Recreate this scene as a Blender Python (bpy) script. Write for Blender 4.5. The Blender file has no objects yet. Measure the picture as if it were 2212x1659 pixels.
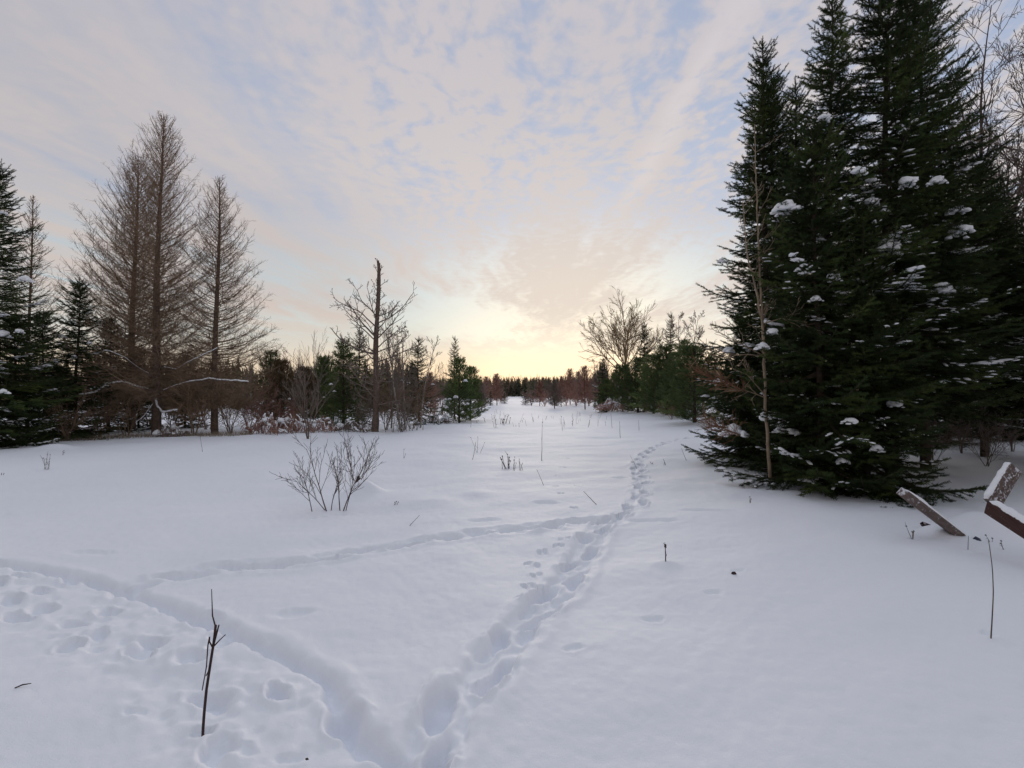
import bpy, math, random
import numpy as np
from mathutils import Vector, noise as mnoise

R = math.radians
SC = bpy.context.scene
COL = SC.collection

# ------------------------------------------------------------------ camera
CAM_H = 1.6
PITCH = R(0.95)
cam_d = bpy.data.cameras.new('camera')
cam_d.sensor_width = 36.0
cam_d.lens = 18.0
cam_d.clip_start = 0.05
cam_d.clip_end = 6000
cam = bpy.data.objects.new('camera', cam_d)
COL.objects.link(cam)
cam.location = (0, 0, CAM_H)
cam.rotation_euler = (R(90) + PITCH, 0, 0)
SC.camera = cam

# ------------------------------------------------------------------ view / sampling
SC.view_settings.view_transform = 'Standard'
SC.view_settings.look = 'None'
SC.view_settings.exposure = -0.04
SC.view_settings.gamma = 1.0
SC.render.film_transparent = False
cy = SC.cycles
cy.max_bounces = 8
cy.diffuse_bounces = 5
cy.glossy_bounces = 2
cy.transparent_max_bounces = 6
cy.use_denoising = True

# ------------------------------------------------------------------ world: dusk sky with altocumulus
SUN_AZ = R(7.0)       # to the right of +Y
SUN_EL = R(8.0)


class NT:
    """small helper for node trees"""
    def __init__(self, tree):
        self.t = tree
        tree.nodes.clear()

    def n(self, typ, **kw):
        nd = self.t.nodes.new(typ)
        for k, v in kw.items():
            setattr(nd, k, v)
        return nd

    def lk(self, a, b):
        self.t.links.new(a, b)

    def _in(self, sock, v):
        if hasattr(v, 'is_output'):
            self.lk(v, sock)
        else:
            sock.default_value = v

    def math(self, op, a, b=None, c=None, clamp=False):
        nd = self.n('ShaderNodeMath', operation=op, use_clamp=clamp)
        self._in(nd.inputs[0], a)
        if b is not None:
            self._in(nd.inputs[1], b)
        if c is not None:
            self._in(nd.inputs[2], c)
        return nd.outputs[0]

    def smooth(self, v, a, b, lo=0.0, hi=1.0):
        nd = self.n('ShaderNodeMapRange', interpolation_type='SMOOTHSTEP')
        self._in(nd.inputs['Value'], v)
        nd.inputs['From Min'].default_value = a
        nd.inputs['From Max'].default_value = b
        nd.inputs['To Min'].default_value = lo
        nd.inputs['To Max'].default_value = hi
        return nd.outputs['Result']

    def comb(self, x, y, z):
        nd = self.n('ShaderNodeCombineXYZ')
        for s, v in zip(nd.inputs, (x, y, z)):
            self._in(s, v)
        return nd.outputs[0]

    def noise(self, vec, scale, detail=2.0, rough=0.5, dist=0.0):
        nd = self.n('ShaderNodeTexNoise')
        self.lk(vec, nd.inputs['Vector'])
        nd.inputs['Scale'].default_value = scale
        nd.inputs['Detail'].default_value = detail
        nd.inputs['Roughness'].default_value = rough
        nd.inputs['Distortion'].default_value = dist
        return nd.outputs['Fac']

    def mix(self, f, a, b, blend='MIX'):
        nd = self.n('ShaderNodeMix', data_type='RGBA', blend_type=blend)
        self._in(nd.inputs[0], f)
        for s, v in ((nd.inputs[6], a), (nd.inputs[7], b)):
            if hasattr(v, 'is_output'):
                self.lk(v, s)
            else:
                s.default_value = (*v, 1.0)
        return nd.outputs[2]

    def ramp(self, v, stops, interp='EASE'):
        nd = self.n('ShaderNodeValToRGB')
        cr = nd.color_ramp
        cr.interpolation = interp
        while len(cr.elements) < len(stops):
            cr.elements.new(0.5)
        for e, (p, c) in zip(cr.elements, stops):
            e.position = p
            e.color = (*c, 1.0)
        self.lk(v, nd.inputs[0])
        return nd.outputs[0]


def s2l(r, g, b):
    f = lambda c: ((c / 255.0 + 0.055) / 1.055) ** 2.4 if c > 10 else c / 255.0 / 12.92
    return (f(r), f(g), f(b))


def build_world():
    w = bpy.data.worlds.new("World")
    SC.world = w
    w.use_nodes = True
    k = NT(w.node_tree)
    out = k.n('ShaderNodeOutputWorld')
    bg = k.n('ShaderNodeBackground')
    k.lk(bg.outputs[0], out.inputs[0])
    tc = k.n('ShaderNodeTexCoord')
    sp = k.n('ShaderNodeSeparateXYZ')
    k.lk(tc.outputs['Generated'], sp.inputs[0])
    dx, dy, dz = sp.outputs
    el = k.math('MAXIMUM', dz, 0.0)
    den = k.math('ADD', k.math('MAXIMUM', dz, 0.0), 0.015)
    px = k.math('DIVIDE', dx, den)
    py = k.math('DIVIDE', dy, den)
    # sun glow
    g_el = R(3.0)      # the glow lies low, where the thin cloud lets the sun through
    sd = (math.sin(SUN_AZ) * math.cos(g_el), math.cos(SUN_AZ) * math.cos(g_el), math.sin(g_el))
    dot = k.n('ShaderNodeVectorMath', operation='DOT_PRODUCT')
    k.lk(tc.outputs['Generated'], dot.inputs[0])
    dot.inputs[1].default_value = sd
    d = k.math('MAXIMUM', dot.outputs['Value'], 0.0)
    glow_w = k.math('POWER', d, 6.0)
    glow_n = k.math('POWER', d, 34.0)
    # warp of the cloud plane
    pv = k.comb(px, py, 0.0)
    w1 = k.math('MULTIPLY', k.math('SUBTRACT', k.noise(pv, 1.3, 2), 0.5), 0.35)
    w2 = k.math('MULTIPLY', k.math('SUBTRACT', k.noise(k.comb(py, px, 3.0), 1.1, 2), 0.5), 0.5)
    qx = k.math('ADD', px, w1)
    qy = k.math('ADD', py, w2)
    # cells, streets, big cover
    vor = k.n('ShaderNodeTexVoronoi', feature='SMOOTH_F1', voronoi_dimensions='2D')
    wv = k.math('MULTIPLY', k.math('SUBTRACT', k.noise(pv, 16.0, 2), 0.5), 0.9)
    wv2 = k.math('MULTIPLY', k.math('SUBTRACT', k.noise(k.comb(py, px, 5.0), 14.0, 2), 0.5), 0.9)
    k.lk(k.comb(k.math('ADD', k.math('MULTIPLY', qx, 13.0), wv), k.math('ADD', k.math('MULTIPLY', qy, 10.0), wv2), 0.0), vor.inputs['Vector'])
    vor.inputs['Scale'].default_value = 1.0
    vor.inputs['Smoothness'].default_value = 0.35
    vor.inputs['Randomness'].default_value = 0.85
    puff = vor.outputs['Distance']
    cell = k.noise(k.comb(k.math('MULTIPLY', qx, 15.0), k.math('MULTIPLY', qy, 11.0), 1.7), 1.0, 2.5, 0.5)
    cell2 = k.noise(k.comb(k.math('MULTIPLY', qx, 34.0), k.math('MULTIPLY', qy, 26.0), 7.7), 1.0, 2.0, 0.5)
    street = k.noise(k.comb(k.math('MULTIPLY', qx, 4.0), k.math('MULTIPLY', qy, 0.9), 4.2), 1.0, 3.0, 0.55)
    big = k.noise(k.comb(k.math('MULTIPLY', qx, 0.9), k.math('MULTIPLY', qy, 0.6), 9.3), 1.0, 2.0, 0.5)

    def blob(cx, cy_, sx, sy):
        a = k.math('DIVIDE', k.math('SUBTRACT', qx, cx), sx)
        b = k.math('DIVIDE', k.math('SUBTRACT', qy, cy_), sy)
        r2 = k.math('ADD', k.math('MULTIPLY', a, a), k.math('MULTIPLY', b, b))
        return k.math('POWER', 2.718, k.math('MULTIPLY', r2, -1.0))
    gap = k.math('MULTIPLY', blob(0.47, 2.75, 0.10, 0.6), 0.55)
    gap = k.math('ADD', gap, k.math('MULTIPLY', blob(1.25, 4.2, 0.40, 2.4), 0.45))
    gap = k.math('ADD', gap, k.math('MULTIPLY', blob(0.80, 1.8, 0.16, 0.7), 0.30))
    gap = k.math('ADD', gap, k.math('MULTIPLY', blob(-0.65, 6.6, 0.8, 1.7), 1.1))
    gap = k.math('ADD', gap, k.math('MULTIPLY', blob(-0.85, 1.35, 0.35, 0.55), 0.08))
    gap = k.math('ADD', gap, k.math('MULTIPLY', blob(0.12, 1.35, 0.2, 0.5), 0.15))
    streak = k.math('MULTIPLY', blob(0.55, 1.6, 0.05, 1.1), k.smooth(cell, 0.25, 0.6, 0.35, 1.0))
    fill = k.math('MULTIPLY', streak, 0.55)
    fill = k.math('ADD', fill, k.math('MULTIPLY', blob(0.45, 5.0, 0.4, 1.8), 0.45))
    # smoothness to the left: cells fade out
    leftm = k.math('MULTIPLY', k.smooth(qx, -1.0, -0.15, 0.15, 1.0), k.smooth(el, 0.16, 0.42, 0.22, 1.0))
    cov = k.math('MULTIPLY', k.math('SUBTRACT', cell, 0.5), k.math('MULTIPLY', leftm, 1.3))
    rows = k.noise(k.comb(k.math('MULTIPLY', qx, 12.0), k.math('MULTIPLY', qy, 1.6), 12.4), 1.0, 2.5, 0.5)
    cov = k.math('ADD', cov, k.math('MULTIPLY', k.math('SUBTRACT', rows, 0.5), k.smooth(qx, -1.2, -0.2, 0.25, 1.0)))
    cov = k.math('ADD', cov, k.math('MULTIPLY', k.math('SUBTRACT', 0.40, puff), k.math('MULTIPLY', leftm, 0.75)))
    cov = k.math('ADD', cov, k.math('MULTIPLY', k.math('SUBTRACT', cell2, 0.5), k.math('MULTIPLY', leftm, 0.9)))
    cov = k.math('ADD', cov, k.math('MULTIPLY', k.math('SUBTRACT', street, 0.5), k.smooth(el, 0.18, 0.45, 1.5, 0.8)))
    cov = k.math('ADD', cov, k.math('MULTIPLY', k.math('SUBTRACT', big, 0.5), 0.2))
    cov = k.math('ADD', cov, k.math('SUBTRACT', fill, gap))
    m = k.smooth(k.math('ADD', cov, 0.74), 0.05, 1.0)
    # near the horizon the deck thins out into smooth glow
    hz = k.smooth(el, 0.02, 0.16)
    m = k.math('MULTIPLY', m, hz)
    # colours by elevation (sin el): clear sky and cloud
    nis = k.n('ShaderNodeTexSky', sky_type='NISHITA')
    nis.sun_disc = False
    nis.sun_elevation = SUN_EL
    nis.sun_rotation = SUN_AZ
    nis.air_density = 1.0
    nis.dust_density = 1.0
    clear = k.ramp(el, [(0.0, s2l(238, 208, 182)), (0.05, s2l(236, 218, 198)), (0.11, s2l(210, 222, 224)),
                        (0.20, s2l(196, 212, 222)), (0.34, s2l(172, 185, 211)), (0.62, s2l(164, 176, 202)), (1.0, s2l(204, 221, 242))])
    cloud = k.ramp(el, [(0.0, s2l(240, 214, 190)), (0.08, s2l(232, 214, 198)), (0.18, s2l(218, 206, 200)),
                        (0.34, s2l(208, 201, 201)), (0.60, s2l(198, 193, 198)), (1.0, s2l(216, 225, 238))])
    nisc = k.n('ShaderNodeMix', data_type='RGBA', blend_type='ADD')
    nisc.inputs[0].default_value = 0.02
    k.lk(clear, nisc.inputs[6])
    k.lk(nis.outputs[0], nisc.inputs[7])
    colr = k.mix(m, nisc.outputs[2], cloud)
    # thick parts slightly brighter, thin parts greyer
    br = k.math('ADD', k.math('ADD', 0.94, k.math('MULTIPLY', m, 0.11)), k.math('MULTIPLY', streak, 0.10))
    br = k.math('MULTIPLY', br, k.smooth(qx, -1.6, -0.2, 0.87, 1.0))
    colr = k.mix(1.0, colr, k.comb(br, br, br), 'MULTIPLY')
    # warm glow round the set sun
    gl = k.math('ADD', k.math('MULTIPLY', glow_w, 0.06), k.math('MULTIPLY', glow_n, 0.55), clamp=True)
    colr = k.mix(k.math('MULTIPLY', gl, 0.95, clamp=True), colr, s2l(253, 239, 217))
    # sky away from the sunset is dimmer
    back = k.smooth(dot.outputs['Value'], -0.7, 0.6, 0.60, 1.0)
    colr = k.mix(1.0, colr, k.comb(back, back, back), 'MULTIPLY')
    k.lk(colr, bg.inputs[0])
    bg.inputs[1].default_value = 1.0
    try:
        w.cycles.sampling_method = 'MANUAL'
        w.cycles.sample_map_resolution = 1024
    except Exception:
        pass


build_world()

sun_d = bpy.data.lights.new('sun', 'SUN')
sun_d.energy = 1.1
sun_d.angle = R(24)
sun_d.color = (1.0, 0.88, 0.76)
sun = bpy.data.objects.new('sun', sun_d)
COL.objects.link(sun)
sv = Vector((math.sin(SUN_AZ) * math.cos(SUN_EL), math.cos(SUN_AZ) * math.cos(SUN_EL), math.sin(SUN_EL)))
sun.rotation_euler = sv.to_track_quat('Z', 'Y').to_euler()
sun.location = (20, 200, 30)

# ------------------------------------------------------------------ pixel helpers (photo seen at 2212 x 1659)
F = 1106.0


def ray(px, py):
    x = (px - 1106.0) / F
    y = (829.5 - py) / F
    return (x, math.cos(PITCH) - y * math.sin(PITCH), math.sin(PITCH) + y * math.cos(PITCH))


def flat(px, py):
    d = ray(px, py)
    t = -CAM_H / d[2]
    return (d[0] * t, d[1] * t)


def atY(px, py, Y):
    d = ray(px, py)
    t = Y / d[1]
    return Vector((d[0] * t, Y, CAM_H + d[2] * t))


# ------------------------------------------------------------------ ground height
rng = np.random.default_rng(11)


def vnoise(x, y, scale, seed):
    """cheap smooth value noise, vectorised"""
    xs = np.asarray(x, float) * scale + seed * 17.31
    ys = np.asarray(y, float) * scale + seed * 9.77
    xi = np.floor(xs).astype(np.int64)
    yi = np.floor(ys).astype(np.int64)
    xf = xs - xi
    yf = ys - yi
    u = xf * xf * xf * (xf * (xf * 6 - 15) + 10)
    v = yf * yf * yf * (yf * (yf * 6 - 15) + 10)

    def h(a, b):
        n = (a * 374761393 + b * 668265263 + seed * 144665) & 0x7fffffff
        n = ((n ^ (n >> 13)) * 1274126177) & 0x7fffffff
        n = n ^ (n >> 16)
        return (n & 0xffff) / 65535.0
    a = h(xi, yi)
    b = h(xi + 1, yi)
    c = h(xi, yi + 1)
    d = h(xi + 1, yi + 1)
    return (a * (1 - u) + b * u) * (1 - v) + (c * (1 - u) + d * u) * v - 0.5


def sst(a, b, x):
    t = np.clip((x - a) / (b - a), 0, 1)
    return t * t * (3 - 2 * t)


MOUNDS = []   # (x, y, sx, sy, h)


def mound_px(px, py, sx, sy, h):
    x, y = flat(px, py)
    MOUNDS.append((x, y, sx, sy, h))


mound_px(785, 1062, 0.26, 0.25, 0.22)      # by the shrub
mound_px(1030, 1070, 0.35, 0.3, 0.07)
mound_px(2105, 1135, 0.30, 0.22, 0.18)
mound_px(2020, 1148, 0.16, 0.14, 0.10)     # over the buried timbers
mound_px(2175, 1150, 0.30, 0.20, 0.24)
mound_px(940, 1085, 0.4, 0.3, 0.05)
mound_px(1440, 1225, 0.12, 0.1, 0.035)
mound_px(1400, 888, 0.7, 0.8, 0.35)
mound_px(1330, 893, 0.9, 0.8, 0.25)
mound_px(120, 968, 0.5, 0.4, 0.14)
mound_px(640, 930, 1.6, 0.8, 0.15)
mound_px(1080, 880, 6.0, 6.0, 0.35)


def base_z(x, y):
    x = np.asarray(x, float)
    y = np.asarray(y, float)
    r = np.sqrt(x * x + y * y)
    z = 0.10 * vnoise(x, y, 0.35, 3) * sst(1.5, 6, r)
    z = z + 0.05 * vnoise(x, y, 0.9, 5) * sst(1.0, 4, r) + 0.022 * vnoise(x, y, 2.1, 8)
    z = z + 0.5 * vnoise(x, y, 0.05, 4) * sst(18, 60, r)
    z = z + 0.020 * vnoise(x + 0.5 * y, (y - 0.5 * x) * 3.0, 0.8, 21)
    # hollow and rise under the spruce wood on the right, slight bank at the left tree line
    z = z + 0.35 * sst(5.5, 12, x) * sst(6, 9, y)
    for (mx, my, sx, sy, h) in MOUNDS:
        z = z + h * np.exp(-(((x - mx) / sx) ** 2 + ((y - my) / sy) ** 2))
    return z


def gz(x, y):
    return float(base_z(x, y))


def P(px, py):
    """pixel on the snow -> world point"""
    d = ray(px, py)
    t = -CAM_H / d[2]
    for _ in range(8):
        z = gz(d[0] * t, d[1] * t)
        t = (z - CAM_H) / d[2]
    return Vector((d[0] * t, d[1] * t, gz(d[0] * t, d[1] * t)))


def G(px, Y):
    x = (px - 1106.0) / F * Y * math.cos(PITCH)
    return Vector((x, Y, gz(x, Y)))


# ------------------------------------------------------------------ tracks in the snow
def pxpath(pts):
    return np.array([flat(*p) for p in pts])


def resample(path, step):
    # smooth with Catmull-Rom then resample evenly
    p = np.vstack([2 * path[0] - path[1], path, 2 * path[-1] - path[-2]])
    out = []
    for i in range(1, len(p) - 2):
        for t in np.linspace(0, 1, 14, endpoint=False):
            a, b, c, d = p[i - 1], p[i], p[i + 1], p[i + 2]
            out.append(0.5 * ((2 * b) + (c - a) * t + (2 * a - 5 * b + 4 * c - d) * t * t + (3 * b - a - 3 * c + d) * t ** 3))
    out.append(p[-2])
    out = np.array(out)
    seg = np.linalg.norm(np.diff(out, axis=0), axis=1)
    s = np.concatenate([[0], np.cumsum(seg)])
    q = np.arange(0, s[-1], step)
    return np.stack([np.interp(q, s, out[:, 0]), np.interp(q, s, out[:, 1])], 1)


T_RIGHT = pxpath([(905, 1655), (950, 1570), (1005, 1500), (1090, 1400), (1150, 1325), (1215, 1265), (1262, 1190),
                  (1310, 1128), (1372, 1098), (1386, 1050), (1378, 1012), (1390, 985), (1430, 962), (1475, 949), (1560, 940)])
T_CROSS = pxpath([(285, 1256), (400, 1226), (510, 1212), (620, 1213), (700, 1204), (770, 1186), (870, 1174), (1000, 1160),
                  (1130, 1144), (1245, 1131), (1330, 1126)])
T_LEFT = pxpath([(-420, 1205), (-160, 1230), (20, 1250), (150, 1266), (265, 1310), (390, 1365), (500, 1420), (610, 1490),
                 (690, 1570), (750, 1650), (800, 1760), (840, 1950)])
T_EDGE = pxpath([(-700, 1200), (-300, 1214), (-40, 1222), (120, 1232), (290, 1262), (420, 1318), (520, 1363), (640, 1412), (715, 1460), (765, 1535), (785, 1590), (850, 1640), (905, 1662)])

PRINTS = []      # x, y, angle, half length, half width, depth, rim
random.seed(5)


def prints_along(path, step, side, hl, hw, depth, jitter, skip=0.0, rim=0.25):
    q = resample(path, step)
    for i in range(len(q) - 1):
        if random.random() < skip:
            continue
        d = q[i + 1] - q[i]
        a = math.atan2(d[1], d[0])
        n = np.array([-d[1], d[0]]) / (np.linalg.norm(d) + 1e-9)
        s = side * (1 if i % 2 else -1)
        x, y = q[i] + n * (s + random.uniform(-jitter, jitter))
        PRINTS.append((x, y, a + random.uniform(-0.3, 0.3), hl * random.uniform(0.8, 1.2), hw * random.uniform(0.8, 1.2),
                       depth * random.uniform(0.7, 1.2), rim))


prints_along(T_RIGHT, 0.40, 0.07, 0.17, 0.06, 0.105, 0.02, 0.0, 0.18)
prints_along(T_RIGHT, 0.33, 0.08, 0.10, 0.05, 0.035, 0.03, 0.5)
prints_along(T_CROSS, 0.42, 0.03, 0.24, 0.085, 0.075, 0.03)
prints_along(T_CROSS, 0.30, 0.10, 0.14, 0.06, 0.03, 0.05, 0.4)
for off in (-0.36, -0.14, 0.06):
    q = resample(T_LEFT, 0.2)
    d = np.gradient(q, axis=0)
    n = np.stack([-d[:, 1], d[:, 0]], 1) / np.linalg.norm(d, axis=1)[:, None]
    prints_along(q + n * off, 0.44, 0.06, 0.11, 0.065, 0.062, 0.09, 0.3, 0.2)
for (px, py) in [(1205, 1180), (1172, 1192), (1150, 1216), (1158, 1240), (1143, 1265), (1165, 1268), (1140, 1298),
                 (1222, 1168), (1238, 1100), (1250, 1054), (1212, 1072), (1200, 1055), (1216, 1012), (1208, 1030), (1225, 990)]:
    x, y = flat(px, py)
    for k in (-1, 1):
        PRINTS.append((x + 0.035 * k, y + random.uniform(-.03, .03), R(90) + random.uniform(-.4, .4), 0.045, 0.028, 0.035, 0.2))
for (px, py) in [(1240, 1402), (1412, 1333), (1540, 1282), (1595, 1238), (45, 1330), (130, 1372), (220, 1400), (310, 1410), (330, 1315),
                 (295, 1535), (215, 1395), (530, 1620), (620, 1640)]:
    x, y = flat(px, py)
    PRINTS.append((x, y, random.uniform(-.5, .5), 0.07, 0.04, 0.015, 0.2))
for (px, py) in [(438, 1579), (2140, 1381), (700, 1106), (738, 1102), (676, 1109), (1973, 1165), (2090, 1188), (1098, 1014), (1170, 996)]:
    x, y = flat(px, py)
    PRINTS.append((x, y, 0.0, 0.05, 0.045, 0.022, 0.15))
for (px, py, l) in [(1045, 1126, .30), (1180, 1090, .25), (1275, 1053, .2), (1410, 1128, .45), (200, 1197, .3), (1340, 1034, .2),
                    (635, 1328, .18), (1530, 1110, .5)]:
    x, y = flat(px, py)
    PRINTS.append((x, y, random.uniform(-.15, .15), l * .8, 0.08, 0.02, 0.1))


def dist_to_path(x, y, q):
    best = np.full(x.shape, 1e9)
    sgn = np.zeros(x.shape)
    for i in range(len(q) - 1):
        a, b = q[i], q[i + 1]
        d = b - a
        L2 = d @ d
        t = np.clip(((x - a[0]) * d[0] + (y - a[1]) * d[1]) / L2, 0, 1)
        ex = x - (a[0] + d[0] * t)
        ey = y - (a[1] + d[1] * t)
        r = np.sqrt(ex * ex + ey * ey)
        m = r < best
        best[m] = r[m]
        sgn[m] = np.sign(d[0] * ey - d[1] * ex)[m]
    return best, sgn


def track_z(x, y):
    """extra height of the trodden snow for points near the tracks"""
    z = np.zeros_like(x)
    wob = 0.07 * vnoise(x, y, 6.0, 31) + 0.03 * vnoise(x, y, 16.0, 32)
    lump = vnoise(x, y, 7.0, 41) * 0.6 + vnoise(x, y, 15.0, 42) * 0.4 + vnoise(x, y, 30.0, 43) * 0.06
    # trench of the right trail
    r, s = dist_to_path(x, y, resample(T_RIGHT, 0.3))
    m = 1 - sst(0.09, 0.15, r + .7 * wob)
    far = 1 - .85 * sst(4.5, 7.0, y)
    z += (-0.038 * m + 0.018 * np.exp(-((r + .7 * wob - 0.20) / 0.05) ** 2)) * far + 0.024 * lump * (1 - sst(0.14, 0.26, r))
    r, s = dist_to_path(x, y, resample(T_CROSS, 0.3))
    m = 1 - sst(0.08, 0.18, r + wob)
    z += -0.02 * m + 0.012 * np.exp(-((r + wob - 0.2) / 0.05) ** 2) + 0.02 * lump * (1 - sst(0.15, 0.3, r))
    # trodden lane at the left with a groove along its far side
    r2, s2 = dist_to_path(x, y, resample(T_EDGE, 0.2))
    side = s2 * r2 + 0.8 * wob               # positive on the far side of the lane
    inside = 1 - sst(-0.06, 0.06, np.where(r2 < 1.5, side, -1.0))
    r, s = dist_to_path(x, y, resample(T_LEFT, 0.3))
    lane = (1 - sst(0.28, 0.60, r + 1.6 * wob)) * inside
    z += -0.014 * lane + 0.050 * lump * (1 - sst(0.38, 0.75, r)) * inside
    z += -0.08 * np.exp(-((side + 0.035) / 0.038) ** 2) * (r2 < 0.5) + 0.010 * np.exp(-((side - 0.07) / 0.05) ** 2) * (r2 < 0.6)
    wx = x + 0.05 * vnoise(x, y, 9.0, 51) + 0.022 * vnoise(x, y, 27.0, 53)
    wy = y + 0.05 * vnoise(x, y, 9.0, 52) + 0.022 * vnoise(x, y, 27.0, 54)
    for (fx, fy, a, hl, hw, dep, rim) in PRINTS:
        mm = (np.abs(x - fx) < hl * 2.2) & (np.abs(y - fy) < hl * 2.2)
        if not mm.any():
            continue
        ex = wx[mm] - fx
        ey = wy[mm] - fy
        ca, sa = math.cos(a), math.sin(a)
        u = (ex * ca + ey * sa) / hl
        v = (-ex * sa + ey * ca) / hw
        rr = np.sqrt(u * u + v * v)
        z[mm] += -dep * (1 - sst(0.55, 1.15, rr)) + dep * rim * np.exp(-((rr - 1.35) / 0.28) ** 2)
    return z


# ------------------------------------------------------------------ materials
def new_mat(name):
    m = bpy.data.materials.new(name)
    m.use_nodes = True
    return m, NT(m.node_tree)


def pbsdf(k, rough=0.8, spec=0.3):
    out = k.n('ShaderNodeOutputMaterial')
    b = k.n('ShaderNodeBsdfPrincipled')
    b.inputs['Roughness'].default_value = rough
    b.inputs['Specular IOR Level'].default_value = spec
    k.lk(b.outputs[0], out.inputs[0])
    return b


def mat_var(name, c1, c2, scale=3.0, rough=0.85, spec=0.2, detail=3.0, c3=None, bump=0.0, bscale=40, obj_rand=0.0):
    m, k = new_mat(name)
    b = pbsdf(k, rough, spec)
    geo = k.n('ShaderNodeTexCoord')
    f = k.noise(geo.outputs['Object'], scale, detail, 0.6)
    stops = [(0.3, c1), (0.7, c2)] if c3 is None else [(0.28, c1), (0.5, c2), (0.72, c3)]
    c = k.ramp(f, stops, 'LINEAR')
    if obj_rand > 0:
        oi = k.n('ShaderNodeObjectInfo')
        hs = k.n('ShaderNodeHueSaturation')
        k.lk(c, hs.inputs['Color'])
        k._in(hs.inputs['Value'], k.math('ADD', 1.0 - obj_rand / 2, k.math('MULTIPLY', oi.outputs['Random'], obj_rand)))
        c = hs.outputs[0]
    k.lk(c, b.inputs['Base Color'])
    if bump > 0:
        bp = k.n('ShaderNodeBump')
        bp.inputs['Strength'].default_value = bump
        bp.inputs['Distance'].default_value = 0.01
        k.lk(k.noise(geo.outputs['Object'], bscale, 4, 0.6), bp.inputs['Height'])
        k.lk(bp.outputs[0], b.inputs['Normal'])
    return m


def snow_mat(name, base=(0.90, 0.913, 0.96)):
    m, k = new_mat(name)
    b = pbsdf(k, 0.65, 0.25)
    tc = k.n('ShaderNodeTexCoord')
    b.inputs['Base Color'].default_value = (*base, 1)
    h1 = k.noise(tc.outputs['Object'], 9.0, 5, 0.6)
    h2 = k.noise(tc.outputs['Object'], 120.0, 3, 0.7)
    h = k.math('ADD', k.math('MULTIPLY', h1, 0.7), k.math('MULTIPLY', h2, 0.24))
    bp = k.n('ShaderNodeBump')
    bp.inputs['Strength'].default_value = 0.35
    bp.inputs['Distance'].default_value = 0.03
    k.lk(h, bp.inputs['Height'])
    k.lk(bp.outputs[0], b.inputs['Normal'])
    return m


M = {}
M['snow'] = snow_mat('snow')
M['snow_clump'] = snow_mat('snow_clump', (0.90, 0.905, 0.93))
M['needle'] = mat_var('spruce_needles', (0.012, 0.020, 0.008), (0.028, 0.044, 0.014), 1.1, 0.75, 0.15, 4, (0.095, 0.125, 0.035), obj_rand=0.3)
M['needle_pine'] = mat_var('pine_needles', (0.06, 0.09, 0.035), (0.11, 0.155, 0.055), 0.9, 0.7, 0.2, 3, (0.22, 0.26, 0.09), obj_rand=0.6)
M['needle_rust'] = mat_var('rusty_pine_needles', (0.10, 0.075, 0.04), (0.17, 0.115, 0.06), 0.9, 0.7, 0.2, 3, (0.27, 0.17, 0.09), obj_rand=0.4)
M['needle_pale'] = mat_var('pale_conifer_needles', (0.09, 0.11, 0.07), (0.17, 0.17, 0.11), 1.5, 0.8, 0.2, obj_rand=0.3)
M['needle_far'] = mat_var('far_conifer_needles', (0.10, 0.10, 0.06), (0.20, 0.17, 0.10), 0.08, 0.8, 0.15)  # lighter than the near needles: distance haze put into the colour
M['bark_dark'] = mat_var('dark_bark', (0.030, 0.022, 0.017), (0.085, 0.062, 0.048), 14, 0.9, 0.15, 4, bump=0.6)
M['bark_larch'] = mat_var('larch_bark', (0.085, 0.060, 0.047), (0.19, 0.14, 0.112), 9, 0.9, 0.15, 4, bump=0.6)
M['twig_larch'] = mat_var('larch_twigs', (0.15, 0.102, 0.068), (0.29, 0.20, 0.135), 2.0, 0.85, 0.15, obj_rand=0.3)
M['twig_red'] = mat_var('red_brown_twigs', (0.24, 0.13, 0.10), (0.40, 0.24, 0.19), 2.0, 0.85, 0.15, obj_rand=0.35)
M['twig_grey'] = mat_var('grey_brown_twigs', (0.13, 0.10, 0.085), (0.25, 0.20, 0.17), 2.0, 0.85, 0.15, obj_rand=0.3)
M['bark_birch'] = mat_var('pale_birch_bark', (0.22, 0.19, 0.17), (0.46, 0.42, 0.38), 7.0, 0.8, 0.2)
M['bark_tan'] = mat_var('tan_sapling_bark', (0.17, 0.125, 0.085), (0.34, 0.26, 0.18), 6.0, 0.8, 0.2, bump=0.3)
M['twig_orange'] = mat_var('dead_orange_twigs', (0.13, 0.066, 0.042), (0.25, 0.135, 0.08), 4.0, 0.85, 0.1)
M['twig_tan'] = mat_var('golden_tan_twigs', (0.22, 0.15, 0.09), (0.36, 0.26, 0.16), 2.0, 0.85, 0.1)
M['twig_weed'] = mat_var('dry_weed_stems', (0.07, 0.055, 0.045), (0.20, 0.155, 0.12), 9.0, 0.85, 0.1)
M['twig_shrub'] = mat_var('shrub_bark', (0.055, 0.042, 0.040), (0.15, 0.11, 0.10), 9.0, 0.8, 0.2)
M['stick'] = mat_var('dark_stick_bark', (0.020, 0.012, 0.012), (0.075, 0.040, 0.036), 25.0, 0.75, 0.25, bump=0.4)
M['grass'] = mat_var('dry_grass', (0.20, 0.16, 0.12), (0.36, 0.29, 0.21), 3.0, 0.9, 0.1)


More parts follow.
